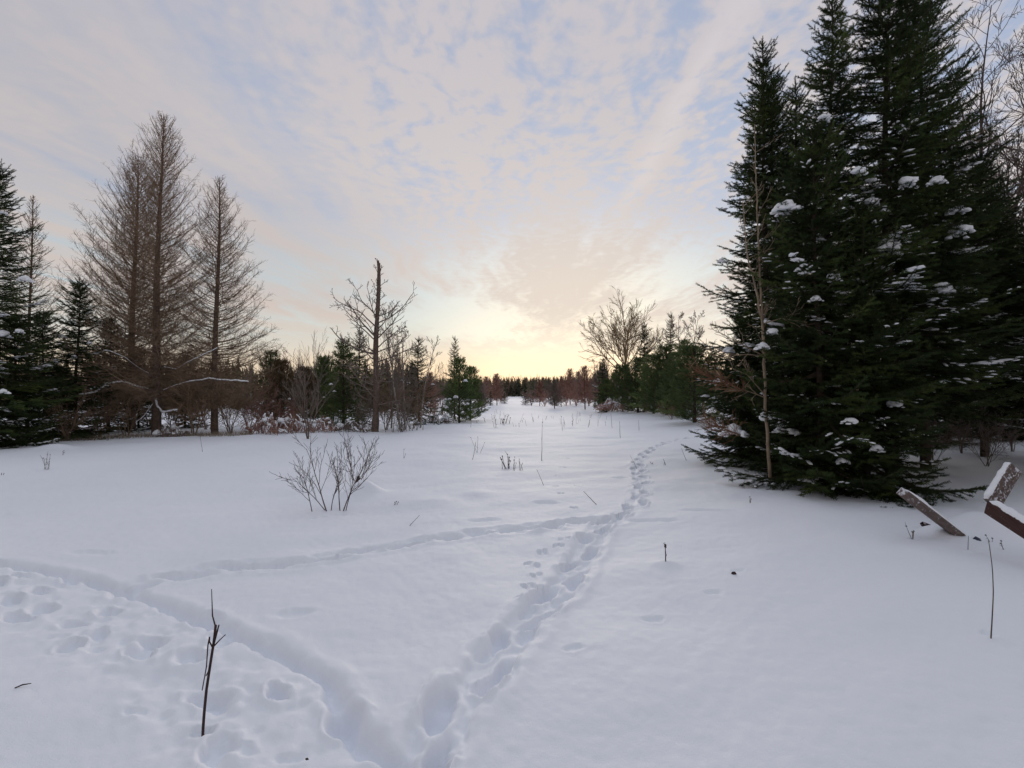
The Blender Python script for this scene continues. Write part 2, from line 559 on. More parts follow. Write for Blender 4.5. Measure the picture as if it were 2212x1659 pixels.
# ------------------------------------------------------------------ mesh builder
class MB:
    def __init__(self):
        self.V, self.F3, self.F4, self.M3, self.M4 = [], [], [], [], []
        self.n = 0

    def add(self, v, f3=None, f4=None, mi=0):
        v = np.asarray(v, np.float32).reshape(-1, 3)
        if f3 is not None and len(f3):
            f3 = np.asarray(f3, np.int64).reshape(-1, 3) + self.n
            self.F3.append(f3)
            self.M3.append(np.full(len(f3), mi, np.int32))
        if f4 is not None and len(f4):
            f4 = np.asarray(f4, np.int64).reshape(-1, 4) + self.n
            self.F4.append(f4)
            self.M4.append(np.full(len(f4), mi, np.int32))
        self.V.append(v)
        self.n += len(v)

    def tube(self, pts, rad, sides=5, mi=0, cap=True):
        pts = np.asarray(pts, float)
        n = len(pts)
        rad = np.broadcast_to(np.asarray(rad, float), (n,))
        t = np.gradient(pts, axis=0)
        t /= (np.linalg.norm(t, axis=1)[:, None] + 1e-9)
        ref = np.array([0.0, 0.0, 1.0]) if abs(t[0][2]) < 0.9 else np.array([1.0, 0, 0])
        u = np.cross(t, ref)
        u /= (np.linalg.norm(u, axis=1)[:, None] + 1e-9)
        w = np.cross(t, u)
        a = np.arange(sides) / sides * 2 * math.pi
        ring = (pts[:, None, :] + rad[:, None, None] * (np.cos(a)[None, :, None] * u[:, None, :] + np.sin(a)[None, :, None] * w[:, None, :]))
        v = ring.reshape(-1, 3)
        i = np.arange(n - 1)[:, None] * sides
        j = np.arange(sides)[None, :]
        j2 = (j + 1) % sides
        f = np.stack([i + j, i + j2, i + sides + j2, i + sides + j], -1).reshape(-1, 4)
        f3 = None
        if cap:
            v = np.vstack([v, pts[-1][None] + t[-1][None] * rad[-1] * 0.6])
            b = (n - 1) * sides
            f3 = [(b + q, b + (q + 1) % sides, n * sides) for q in range(sides)]
        self.add(v, f3, f, mi)

    def stamp(self, tv, tf, mats, locs, mi=0):
        """place a triangle template many times: mats (k,3,3) columns = axes, locs (k,3)"""
        if len(locs) == 0:
            return
        v = np.einsum('kij,nj->kni', mats, tv) + locs[:, None, :]
        f = tf[None] + (np.arange(len(locs)) * len(tv))[:, None, None]
        self.add(v.reshape(-1, 3), f.reshape(-1, 3), None, mi)

    def mesh(self, name, mats, smooth=False):
        me = bpy.data.meshes.new(name)
        V = np.vstack(self.V) if self.V else np.zeros((0, 3), np.float32)
        f3 = np.vstack(self.F3) if self.F3 else np.zeros((0, 3), np.int64)
        f4 = np.vstack(self.F4) if self.F4 else np.zeros((0, 4), np.int64)
        loops = np.concatenate([f3.ravel(), f4.ravel()]).astype(np.int32)
        start = np.concatenate([np.arange(len(f3)) * 3, len(f3) * 3 + np.arange(len(f4)) * 4]).astype(np.int32)
        me.vertices.add(len(V))
        me.vertices.foreach_set('co', V.astype(np.float32).ravel())
        me.loops.add(len(loops))
        me.loops.foreach_set('vertex_index', loops)
        me.polygons.add(len(start))
        me.polygons.foreach_set('loop_start', start)
        mi = np.concatenate(([np.concatenate(self.M3)] if self.M3 else []) + ([np.concatenate(self.M4)] if self.M4 else []) + [np.zeros(0, np.int32)])
        me.polygons.foreach_set('material_index', mi.astype(np.int32))
        me.polygons.foreach_set('use_smooth', np.full(len(start), smooth, bool))
        for m in (mats if isinstance(mats, (list, tuple)) else [mats]):
            me.materials.append(m)
        me.update(calc_edges=True)
        return me


def link(name, me, parent=None):
    o = bpy.data.objects.new(name, me)
    COL.objects.link(o)
    if parent is not None:
        o.parent = parent
    return o


def tag(o, label, cat, group=None, kind=None):
    if label:
        o['label'] = label
    if cat:
        o['category'] = cat
    if group:
        o['group'] = group
    if kind:
        o['kind'] = kind
    return o


def thing(name, label, cat, loc, rz=0.0, scale=(1, 1, 1), group=None, tilt=(0, 0)):
    o = bpy.data.objects.new(name, None)
    COL.objects.link(o)
    o.empty_display_size = 0.2
    o.location = loc
    o.rotation_euler = (tilt[0], tilt[1], rz)
    o.scale = scale if isinstance(scale, (tuple, list)) else (scale,) * 3
    return tag(o, label, cat, group)


# ------------------------------------------------------------------ the snow field
def build_ground():
    front = np.arange(-58, 58.01, 0.125)
    back = np.arange(60.0, 301.0, 2.0)
    ang = np.radians(np.concatenate([front, back]))
    r = [0.35]
    while r[-1] < 26:
        r.append(r[-1] * 1.0062)
    while r[-1] < 5000:
        r.append(r[-1] * 1.035)
    r = np.array(r)
    X = (r[:, None] * np.sin(ang)[None, :])
    Y = (r[:, None] * np.cos(ang)[None, :])
    Z = base_z(X, Y)
    near = (r < 19)
    nx, ny = X[near], Y[near]
    sel = (np.abs(np.arctan2(nx, ny)) < R(59))
    tz = np.zeros_like(nx)
    tz[sel] = track_z(nx[sel], ny[sel])
    # very fine grain of the surface
    tz += 0.006 * vnoise(nx, ny, 11.0, 61) + 0.003 * vnoise(nx, ny, 26.0, 62)
    Z[near] += tz
    nr, na = X.shape
    V = np.stack([X, Y, Z], -1).reshape(-1, 3)
    i = np.arange(nr - 1)[:, None] * na
    j = np.arange(na)[None, :]
    j2 = (j + 1) % na
    f = np.stack([i + j, i + na + j, i + na + j2, i + j2], -1).reshape(-1, 4)
    mb = MB()
    mb.add(V, None, f)
    mb.add(np.vstack([V[:na], [[0, 0, gz(0, 0)]]]), [(q, (q + 1) % na, na) for q in range(na)])
    o = link('snow_field', mb.mesh('snow_field', M['snow'], True))
    tag(o, 'open white snow field crossed by trodden footprints', 'snow', kind='structure')


build_ground()


# ------------------------------------------------------------------ vegetation generators
def unit(v):
    v = np.asarray(v, float)
    return v / (np.linalg.norm(v) + 1e-12)


def frames(d):
    """(k,3) unit directions -> two perpendicular axes"""
    ref = np.where(np.abs(d[:, 2:3]) < 0.9, np.array([[0, 0, 1.0]]), np.array([[1.0, 0, 0]]))
    u = np.cross(d, ref)
    u /= (np.linalg.norm(u, axis=1)[:, None] + 1e-9)
    return u, np.cross(u, d)


def needle_template(nn, seed, lean=0.15, w=0.07):
    g = np.random.default_rng(seed)
    v, f = [], []
    for i in range(nn):
        s = (i + g.uniform(0, 0.8)) / nn * 0.97
        a = i * 2.399 + g.uniform(-.4, .4)
        rr = g.uniform(0.8, 1.15)
        c, sn = math.cos(a), math.sin(a)
        b = len(v)
        v += [(s - w, 0.06 * c, 0.06 * sn), (s + w, 0.06 * c, 0.06 * sn), (s + lean + w, rr * c, rr * sn)]
        f.append((b, b + 1, b + 2))
    b = len(v)
    v += [(0, -.13, 0), (0, .13, 0), (1.06, 0, 0), (0, 0, -.13), (0, 0, .13)]
    f += [(b, b + 1, b + 2), (b + 3, b + 4, b + 2)]
    return np.array(v, float), np.array(f, np.int64)


NEEDLE = needle_template(16, 1)
NEEDLE_LO = needle_template(7, 2, 0.2, 0.09)


def blob_template(seed, sub=2, flat_=0.5):
    import bmesh
    bm = bmesh.new()
    bmesh.ops.create_icosphere(bm, subdivisions=sub, radius=1.0)
    g = random.Random(seed)
    off = Vector((g.uniform(-9, 9), g.uniform(-9, 9), g.uniform(-9, 9)))
    v = []
    for x in bm.verts:
        c = x.co.copy()
        d = 1.0 + 0.45 * mnoise.noise(c * 1.3 + off) + 0.2 * mnoise.noise(c * 3.1 + off)
        c = c * d
        c.z = c.z * flat_ if c.z > 0 else c.z * flat_ * 0.45
        v.append(c[:])
    bm.verts.ensure_lookup_table()
    f = [[q.index for q in fc.verts] for fc in bm.faces]
    bm.free()
    return np.array(v, float), np.array(f, np.int64)


BLOBS = [blob_template(s, 2, 0.85) for s in range(5)]
DUSTS = [blob_template(s, 1, 0.45) for s in range(20, 25)]


def spruce_crown(seed, H, Rr, base, lod=0, needle_r=0.027, snow=0.25, prof=0.85, dens=1.0, droop=0.0):
    """returns crown MB, dusting MB, trunk MB, list of branch tips (x, y, z, len) in local metres"""
    g = np.random.default_rng(seed)
    crown, dust, trunk = MB(), MB(), MB()
    segs = []            # start, dir, length
    tips = []
    dl = []              # dust: pos, dir, length, width
    # trunk with a slight wander
    hs = np.linspace(-0.3, H, 18)
    tx = 0.05 * np.sin(hs * 0.9 + seed) * np.clip(hs / 3, 0, 1)
    ty = 0.05 * np.cos(hs * 0.7 + seed) * np.clip(hs / 3, 0, 1)
    trad = (0.008 * H + 0.02) * np.clip(1 - hs / H, 0, 1) ** 0.9 + 0.006
    trunk.tube(np.stack([tx, ty, hs], 1), trad, 9)
    h = base
    while h < H * 0.985:
        t = (h - base) / (H - base)
        up = 1 - t
        Lm = Rr * (up ** prof) * (0.80 + 0.20 * min(1, t * 6)) + 0.10
        nb = int(round(g.integers(6, 9) * dens))
        a0 = g.uniform(0, 6.28)
        for b in range(nb):
            az = a0 + b / nb * 6.283 + g.uniform(-.35, .35)
            L = Lm * g.uniform(0.50, 1.12) * (0.98 + 0.42 * mnoise.noise(Vector((math.cos(az) * 1.2, math.sin(az) * 1.2, h * 1.3 + seed))))
            if g.uniform() < 0.12:
                L *= 1.18
            el = R(-14) * (up ** 1.2) + R(46) * t ** 2.2 + g.uniform(-.12, .12) - droop * up
            hh = h + g.uniform(-.10, .10)
            p0 = np.array([np.interp(hh, hs, tx), np.interp(hh, hs, ty), hh])
            n = max(4, int(L / 0.16))
            s = np.linspace(0, 1, n)
            out = np.array([math.cos(az), math.sin(az), 0])
            curve = s * math.tan(el) * L - 0.10 * L * np.sin(s * math.pi) * up + 0.13 * L * s ** 2.6
            side = np.array([-out[1], out[0], 0])
            wob = g.uniform(-.10, .10) * L * s ** 2
            pts = p0 + out * (s * L)[:, None] + np.array([0, 0, 1.0]) * curve[:, None] + side * wob[:, None]
            crown.tube(pts, np.linspace(0.007 + 0.010 * L, 0.004, n), 3, 1, False)
            tips.append((*pts[-1], L))
            snowy = g.uniform() < snow
            snowy = snowy and g.uniform() < 1.25 - t
            heavy = snowy and g.uniform() < .42 and t < .62
            if heavy:       # a whole bough loaded along its outer half
                for e in range(int(L * 11)):
                    u = g.uniform(.45, 1.0)
                    i = min(int(u * (n - 1)), n - 2)
                    pp = pts[i] + (pts[i + 1] - pts[i]) * (u * (n - 1) - i)
                    lat = side * g.uniform(-.30, .30) * L * (1.05 - u)
                    w_ = g.uniform(.032, .088)
                    dl.append((pp + lat + np.array([0, 0, .02 - .12 * np.linalg.norm(lat)]), unit(out + side * g.uniform(-.8, .8)), w_ * g.uniform(1.0, 2.0), w_))
            # needle-bearing axis
            for i in range(max(0, int(n * 0.15)), n - 1):
                d = pts[i + 1] - pts[i]
                l = np.linalg.norm(d)
                segs.append((pts[i], d / l, l * 1.1))
            segs.append((pts[-1], unit(pts[-1] - pts[-2]), 0.10))
            # laterals
            st = 0.080 if lod == 0 else (0.16 if lod == 1 else 0.28)
            k = 0
            q = 0.16 * L
            while q < L * 0.985:
                u = q / L
                i = min(int(u * (n - 1)), n - 2)
                fr = u * (n - 1) - i
                pp = pts[i] * (1 - fr) + pts[i + 1] * fr
                ax = unit(pts[i + 1] - pts[i])
                sd = unit(np.cross(ax, [0, 0, 1.0]))
                sg = 1 if k % 2 else -1
                ll = (0.40 * L * (1 - u) ** 0.75 + 0.07) * g.uniform(.65, 1.15)
                ll = min(ll, 0.75)
                an = R(g.uniform(38, 62))
                dd = unit(ax * math.cos(an) + sd * sg * math.sin(an) + np.array([0, 0, g.uniform(-.22, .12) - 0.10 * up]))
                # split the lateral into shoots, with its own side shoots
                m = max(1, int(round(ll / 0.12)))
                for c in range(m):
                    a = pp + dd * ll * c / m + np.array([0, 0, -0.05 * (c / m) ** 2 * ll])
                    segs.append((a, dd, ll / m * 1.08))
                    if lod <= 1 and ll > 0.13:
                        for sg2 in (-1, 1):
                            if g.uniform() < (0.9 if lod == 0 else 0.7):
                                sd2 = unit(np.cross(dd, [0, 0, 1.0]))
                                d2 = unit(dd * 0.72 + sd2 * sg2 * 0.72 + np.array([0, 0, g.uniform(-.25, .2)]))
                                s2 = g.uniform(.06, .13) * (1 - 0.4 * c / m) * (1 if lod == 0 else 1.4)
                                segs.append((a + dd * ll / m * g.uniform(.1, .9), d2, s2))
                if snowy and ll > 0.08 and u > 0.35 and g.uniform() < 0.75:
                    dl.append((pp + dd * ll * g.uniform(.35, .65) + np.array([0, 0, .015]), dd, min(.085, ll * g.uniform(.15, .38)), g.uniform(.018, .05)))
                    if g.uniform() < 0.3:
                        dl.append((pp + dd * ll * g.uniform(.5, 1.0) + np.array([0, 0, .012]), dd, g.uniform(.03, .06), g.uniform(.018, .04)))
                k += 1
                q += st * (0.55 if L < 0.5 else 1.0) * g.uniform(.7, 1.3)
        h += (0.20 - 0.05 * t) * g.uniform(.75, 1.25) * (1.0 if lod == 0 else 1.15)
    # leader
    for i in range(5):
        segs.append((np.array([tx[-1], ty[-1], H - 0.35 + i * 0.09]), np.array([0, 0, 1.0]), 0.10))
    for b in range(6):
        a = g.uniform(0, 6.28)
        segs.append((np.array([tx[-1], ty[-1], H - 0.22 + 0.02 * b]), unit([math.cos(a), math.sin(a), 1.1]), 0.13))
    S = np.array([x[0] for x in segs])
    D = np.array([x[1] for x in segs])
    Ln = np.array([x[2] for x in segs])
    u, w = frames(D)
    ph = g.uniform(0, 6.28, len(S))
    c, sn = np.cos(ph)[:, None], np.sin(ph)[:, None]
    u, w = u * c + w * sn, w * c - u * sn
    rr = needle_r * g.uniform(.8, 1.2, len(S))[:, None]
    mats = np.stack([D * Ln[:, None], u * rr, w * rr], -1)
    tv, tf = NEEDLE if lod == 0 else NEEDLE_LO
    crown.stamp(tv, tf, mats, S, 0)
    if dl:
        S = np.array([x[0] for x in dl])
        D = np.array([x[1] for x in dl])
        A = np.array([x[2] for x in dl])[:, None]
        W = np.array([x[3] for x in dl])[:, None]
        sd = np.cross(D, np.array([[0, 0, 1.0]]))
        sd /= np.linalg.norm(sd, axis=1)[:, None] + 1e-9
        upv = np.cross(sd, D)
        mats = np.stack([D * A, sd * W, upv * W * 0.9], -1)
        pick = g.integers(0, len(DUSTS), len(S))
        for b in range(len(DUSTS)):
            mk = pick == b
            dust.stamp(DUSTS[b][0], DUSTS[b][1], mats[mk], S[mk])
    return crown, dust, trunk, tips


def grow(mb, g, p, d, L, r, lvl, prm, mi=0):
    """recursive bare branch: polyline with wander, children along it"""
    n = max(3, prm.get('n', 7) - lvl * 1)
    pts = [np.array(p, float)]
    dirs = [unit(d)]
    wig = prm.get('wig', .12)
    upb = prm.get('up', .05)
    upb = upb[min(lvl, len(upb) - 1)] if isinstance(upb, (list, tuple)) else upb
    for i in range(n):
        dd = unit(dirs[-1] + g.normal(0, wig, 3) + np.array([0, 0, upb]))
        dirs.append(dd)
        pts.append(pts[-1] + dd * L / n)
    pts = np.array(pts)
    rt = max(prm.get('rmin', 0.003), r * prm.get('taper', 0.35))
    mb.tube(pts, np.linspace(r, rt, n + 1), 6 if r > 0.05 else (4 if r > 0.012 else 3), mi, r > 0.02)
    if lvl >= prm['levels']:
        return
    cnt = prm['count'][lvl]
    cnt = max(1, int(round(cnt * g.uniform(.8, 1.2))))
    s0 = prm.get('start', [0.25, 0.2, 0.15, .1])[lvl]
    for c in range(cnt):
        u = s0 + (1 - s0) * (c + g.uniform(0, 1)) / cnt
        u = min(u, .99)
        i = min(int(u * n), n - 1)
        fr = u * n - i
        pp = pts[i] * (1 - fr) + pts[i + 1] * fr
        ax = dirs[min(i + 1, n)]
        pv = unit(np.cross(ax, g.normal(0, 1, 3)))
        an = R(g.uniform(*prm.get('angle', (28, 55))))
        cd = unit(ax * math.cos(an) + pv * math.sin(an))
        fall = prm.get('fall', .6)
        cl = L * prm['ratio'][lvl] * (1 - fall * (u - s0) / (1 - s0 + 1e-6)) * g.uniform(.7, 1.25)
        cr = min(np.interp(u, [0, 1], [r, rt]) * 0.8, r * prm.get('rratio', .5)) * g.uniform(.8, 1.1)
        grow(mb, g, pp, cd, cl, max(cr, prm.get('rmin', .003)), lvl + 1, prm, mi)


def larch(seed, H, Rr, base, lean=(0, 0), prof=0.8, up=(10, 62), nb=150, twig=1.0, rmin=0.0045, tr=0.013, power=1.0):
    """bare larch: straight trunk, upswept branches, fine side twigs"""
    g = np.random.default_rng(seed)
    trunk, crown = MB(), MB()
    hs = np.linspace(-0.3, H, 20)
    tx = lean[0] * np.clip(hs, 0, None) + 0.04 * np.sin(hs * 0.6 + seed)
    ty = lean[1] * np.clip(hs, 0, None) + 0.04 * np.cos(hs * 0.5 + seed)
    tr_ = tr * H * np.clip(1 - hs / H, 0, 1) ** 0.85 + 0.008
    trunk.tube(np.stack([tx, ty, hs], 1), tr_, 9)
    for b in range(nb):
        t = ((b + g.uniform(0, 1)) / nb) ** power
        h = base + (H - base) * t * 0.985
        L = (Rr * (1 - t) ** prof + 0.10) * g.uniform(.62, 1.06)
        az = b * 2.399 + g.uniform(-.5, .5)
        el = R(up[0] + (up[1] - up[0]) * t + g.uniform(-9, 9))
        out = np.array([math.cos(az), math.sin(az), 0])
        n = 8
        s = np.linspace(0, 1, n)
        bend = g.uniform(.10, .30) * L
        z = s * math.sin(el) * L + bend * (s ** 2.2) - 0.05 * L * np.sin(s * math.pi)
        rx = s * math.cos(el) * L
        sd = np.array([-out[1], out[0], 0])
        wv = np.cumsum(g.normal(0, .05 * L, n)) * s
        z = z + np.cumsum(g.normal(0, .018 * L, n)) * s
        p0 = np.array([np.interp(h, hs, tx), np.interp(h, hs, ty), h])
        pts = p0 + out * rx[:, None] + np.array([0, 0, 1.0]) * z[:, None] + sd * wv[:, None]
        crown.tube(pts, np.linspace(0.005 + 0.0065 * L, rmin, n), 4, 0, False)
        m = int(L * 8.5 * twig) + 2
        for c in range(m):
            u = g.uniform(.15, 1.0)
            i = min(int(u * (n - 1)), n - 2)
            fr = u * (n - 1) - i
            pp = pts[i] * (1 - fr) + pts[i + 1] * fr
            ax = unit(pts[i + 1] - pts[i])
            s2 = unit(np.cross(ax, [0, 0, 1])) * (1 if c % 2 else -1)
            dd = unit(ax * g.uniform(.25, .75) + s2 * g.uniform(.3, 1.0) + np.array([0, 0, g.uniform(-.45, .6)]))
            l = (0.30 * L * (1 - u * .6) + 0.10) * g.uniform(.4, 1.1)
            l = min(l, .9)
            k = 4
            ss = np.linspace(0, 1, k)
            q = pp + dd * (ss * l)[:, None] + np.array([0, 0, 1]) * (0.12 * l * ss ** 2)[:, None] + np.cumsum(g.normal(0, .05 * l, (k, 3)), 0)
            crown.tube(q, np.linspace(rmin * 1.15, rmin * .7, k), 3, 0, False)
            if l > .25:
                for e in range(int(l * 7)):
                    v = g.uniform(.25, 1)
                    a = pp + dd * v * l
                    d3 = unit(dd * .7 + g.normal(0, .5, 3) + np.array([0, 0, .2]))
                    l3 = g.uniform(.07, .2)
                    crown.tube(np.array([a, a + d3 * l3]), [rmin * .85, rmin * .55], 3, 0, False)
    return trunk, crown


def pine_crown(seed, H, Rr, base=0.15, prof=.6, tuft=0.125, dens=1.0):
    """young soft-needled pine: whorls with tufted ends, bright candle-like leaders"""
    g = np.random.default_rng(seed)
    trunk, crown = MB(), MB()
    hs = np.linspace(-.2, H, 8)
    trunk.tube(np.stack([0 * hs, 0 * hs, hs], 1), (0.012 * H + .02) * np.clip(1 - hs / H, 0, 1) + .006, 7)
    S, D, Ln = [], [], []
    h = base
    while h < H * .97:
        t = (h - base) / (H - base)
        Lm = Rr * ((1 - t) ** prof) * (0.75 + .25 * min(1, t * 5)) + .10
        nb = int(g.integers(6, 10) * dens)
        a0 = g.uniform(0, 6.28)
        for b in range(nb):
            az = a0 + b / nb * 6.283 + g.uniform(-.4, .4)
            L = Lm * g.uniform(.6, 1.12)
            el = R(g.uniform(0, 22) + 38 * t)
            d0 = np.array([math.cos(az) * math.cos(el), math.sin(az) * math.cos(el), math.sin(el)])
            n = 6
            s = np.linspace(0, 1, n)
            pts = np.array([0, 0, h]) + d0 * (s * L)[:, None] + np.array([0, 0, 1]) * (.16 * L * s ** 2)[:, None]
            crown.tube(pts, np.linspace(.006 + .007 * L, .004, n), 3, 1, False)
            m = int(L * 30 * dens) + 6
            for c in range(m):
                u = 0.15 + .85 * math.sqrt(g.uniform(0.02, 1))
                i = min(int(u * (n - 1)), n - 2)
                pp = pts[i] + (pts[i + 1] - pts[i]) * g.uniform()
                off = unit(g.normal(0, 1, 3)) * (0.22 * L * (1.15 - u) + .03) * g.uniform(.3, 1)
                off[2] *= .5
                S.append(pp + off)
                D.append(unit(d0 * .8 + unit(off) * .7 + np.array([0, 0, .45]) + g.normal(0, .2, 3)))
                Ln.append(tuft * g.uniform(.9, 1.7))
        h += g.uniform(.15, .24) * (H / 4.0) ** .35
    for i in range(14):
        a = g.uniform(0, 6.28)
        z = H * .93 + g.uniform(0, .07) * H
        S.append(np.array([0, 0, z]))
        D.append(unit([math.cos(a) * .5, math.sin(a) * .5, 1]))
        Ln.append(tuft * g.uniform(1.2, 2))
    S, D, Ln = np.array(S), np.array(D), np.array(Ln)
    u, w = frames(D)
    rr = (tuft * .42 * g.uniform(.8, 1.2, len(S)))[:, None]
    tv, tf = TUFT
    crown.stamp(tv, tf, np.stack([D * Ln[:, None], u * rr, w * rr], -1), S, 0)
    return trunk, crown


def tuft_template(nn, seed):
    g = np.random.default_rng(seed)
    v, f = [], []
    for i in range(nn):
        a = i * 2.399
        s = g.uniform(0, .45)
        sp = g.uniform(.35, 1.1)
        c, sn = math.cos(a), math.sin(a)
        b = len(v)
        w = .09
        v += [(s, -sn * w, c * w), (s, sn * w, -c * w), (s + g.uniform(.5, .75), sp * c, sp * sn)]
        f.append((b, b + 1, b + 2))
    return np.array(v, float), np.array(f, np.int64)


TUFT = tuft_template(13, 3)


def clump_mesh(seed, size):
    """a ragged load of snow draped over a bough: many small lumps sinking towards the rim"""
    g = np.random.default_rng(seed)
    mb = MB()
    for i in range(15):
        r_ = math.sqrt(i / 15) * g.uniform(.75, 1.1)
        a = i * 2.399 + g.uniform(-.4, .4)
        off = np.array([math.cos(a) * r_ * .95, math.sin(a) * r_ * .60, .16 - .42 * r_ ** 2 + g.uniform(-.05, .05)]) * size
        s_ = size * (.50 if i < 2 else g.uniform(.16, .40) * (1.15 - .4 * r_))
        b = g.uniform(0, 6.28)
        m = np.array([[math.cos(b), -math.sin(b), 0], [math.sin(b), math.cos(b), 0], [0, 0, 1]]) @ np.diag([s_ * 1.2, s_ * g.uniform(.7, 1.0), s_ * g.uniform(.7, 1.0)])
        tv, tf = BLOBS[g.integers(0, len(BLOBS))]
        mb.stamp(tv, tf, m[None], off[None])
    return mb.mesh('snow_clump', M['snow_clump'], True)


CLUMPS = [clump_mesh(50 + i, 1.0) for i in range(6)]


def add_clump(root, tip, size, idx, rz=None):
    o = link('snow_clump', CLUMPS[idx % len(CLUMPS)], root)
    o.location = tip
    o.scale = (size, size, size)
    o.rotation_euler = (0, 0, rz if rz is not None else idx * 1.7)
    return o


def near_copy(kit, name, label, cat, loc, rz, scale, group=None, tilt=(0, 0)):
    """put a thing together from shared part meshes: kit = [(part name, mesh)]"""
    root = thing(name, label, cat, loc, rz, scale, group, tilt)
    for pn, me in kit:
        o = link(pn, me, root)
        if pn == 'snow_dusting':
            o['kind'] = 'stuff'
    return root


# ------------------------------------------------------------------ spruces
SPR = []
for (sd, Hh, Rr, bs, pf, sn) in [(101, 9.0, 1.8, 0.12, .95, .20), (102, 8.8, 1.95, 0.15, .68, .20), (103, 9.4, 1.75, 1.5, .60, .25), (104, 5.6, 1.6, .10, .80, .26)]:
    cr, du, tk, tips = spruce_crown(sd, Hh, Rr, bs, 0, snow=sn, prof=pf)
    SPR.append(dict(H=Hh, R=Rr, tips=np.array(tips), kit=[('trunk', tk.mesh('spruce_trunk', M['bark_dark'], True)),
               ('crown', cr.mesh('spruce_crown', [M['needle'], M['bark_dark']])),
               ('snow_dusting', du.mesh('spruce_snow', M['snow_clump'], True))]))


def spruce(kind, px, Y, H, rz, label, wide=1.0, group=None, clumps=(), tilt=(0, 0)):
    s = SPR[kind]
    k = H / s['H']
    loc = G(px, Y)
    root = near_copy(s['kit'], 'spruce_tree', label, 'spruce', loc, rz, (k * wide, k * wide, k), group, tilt)
    bpy.context.view_layer.update()
    mw = np.array(root.matrix_world)
    tips = s['tips'][:, :3] @ mw[:3, :3].T + mw[:3, 3]
    # where each tip stands in the photograph
    rel = tips - np.array([0, 0, CAM_H])
    fy = rel[:, 1] * math.cos(PITCH) + rel[:, 2] * math.sin(PITCH)
    uy = rel[:, 2] * math.cos(PITCH) - rel[:, 1] * math.sin(PITCH)
    tx, ty = 1106 + rel[:, 0] / fy * F, 829.5 - uy / fy * F
    facing = rel[:, 1] < loc.y - 0.15
    for i, (cx, cy_, sz) in enumerate(clumps):
        sc = (tx - cx) ** 2 + (ty - cy_) ** 2 + (~facing) * 1e6
        j = int(np.argmin(sc))
        lt = s['tips'][j, :3].copy()
        lt[:2] *= 0.96
        o = add_clump(root, (lt[0], lt[1], lt[2] + 0.02), 1.0, i + kind * 3 + int(px))
        f = 1.3 * sz / k
        o.scale = (f / wide, f / wide, f)
    return root


SG = 'tall dark spruces crowded on the right'
spruce(0, 1655, 11.0, 9.3, 0.4, 'slender dark spruce with narrow spire at the left edge of the right hand clump', 0.95, SG,
       [(1600, 905, .22), (1560, 765, .13), (1500, 790, .09), (1690, 745, .13), (1620, 545, .10), (1590, 560, .10)])
spruce(1, 1678, 12.6, 9.4, 2.1, 'second spruce behind the narrow spire with a brush like pointed tip', 0.85, SG, [(1720, 450, .13)])
spruce(0, 1722, 11.8, 8.8, 3.9, 'shorter pointed spruce between the narrow spire and the tall double spruces', 0.9, SG, [(1690, 750, .14), (1722, 745, .10)])
spruce(0, 1798, 8.7, 8.6, 5.2, 'tall dark spruce with its top cut by the photo edge right of the small tips', 0.92, SG,
       [(1720, 455, .21), (1845, 390, .10), (1830, 590, .11), (1775, 610, .13), (1760, 625, .09), (1700, 745, .10)])
spruce(3, 1770, 8.35, 6.0, 1.3, 'young lighter green spruce in front of the tallest spruces', 0.85, SG, [(1745, 205, .10), (1640, 745, .10), (1560, 765, .1)])
spruce(2, 1925, 8.9, 9.0, 0.9, 'broad tall spruce carrying most snow lumps in the middle of the right hand clump', 1.12, SG,
       [(1875, 553, .21), (1880, 580, .10), (1975, 415, .17), (2005, 405, .12), (1945, 925, .13), (1830, 592, .10), (1900, 465, .1)])
spruce(2, 1998, 9.8, 9.2, 4.4, 'tall spruce with ragged right side beside the bare trees', .95, SG,
       [(2040, 470, .14), (2075, 540, .22), (2015, 655, .17), (2080, 632, .16), (2050, 785, .1)])
spruce(2, 2125, 10.6, 6.3, 2.7, 'sparser spruce with bare lower trunk near the right photo edge', 1.1, SG, [(2110, 865, .1), (2140, 540, .1)])
spruce(2, 2345, 8.2, 5.2, 3.0, 'spruce at the right photo edge whose boughs hang in above the board', 1.1, SG)
spruce(2, 2260, 9.8, 5.0, 1.0, 'rightmost spruce half outside the frame above the tilted timbers', 1.1, SG)
spruce(2, 2045, 12.8, 7.0, 0.2, 'spruce with bare straight trunk in the shade behind the broad spruce', 1.1, SG)
spruce(2, 2170, 14.0, 6.2, 5.0, 'dim spruce trunk deep in the shade of the right hand wood', 1.1, SG)
for i, (px, Y, H, lb) in enumerate([(1985, 14.5, 8.5, 'added shading spruce behind the two broad snow laden spruces'), (2100, 16.5, 6.4, 'added shading spruce deep behind the sparser spruce'),
                                   (2230, 15.0, 5.8, 'added shading spruce behind the rightmost spruce'), (2330, 12.5, 5.2, 'added unseen shading spruce just outside the right of the frame'),
                                   (2060, 18.5, 6.6, 'farthest added shading spruce behind the bare trunk'), (2190, 19.0, 6.0, 'farthest added shading spruce toward the right edge')]):
    spruce(1 if i in (4, 5) else 2, px, Y, H, i * 1.3, lb, 1.25, SG)  # extra spruces added behind to block light from the hollow
for i, (px, Y, H, lb) in enumerate([(1990, 13.0, 3.6, 'low dark spruce filling the shade left of the bare trunks'), (2060, 14.6, 4.2, 'low dark spruce in the shade between the bare trunks'),
                                   (2125, 13.6, 3.4, 'low dark spruce in the shade above the frosted board'), (2190, 14.8, 4.4, 'low dark spruce in the shade near the right edge'),
                                   (2260, 13.2, 3.8, 'low dark spruce in the shade at the very right edge')]):
    spruce(3, px, Y, H, i * 1.3, lb, 1.25, SG)
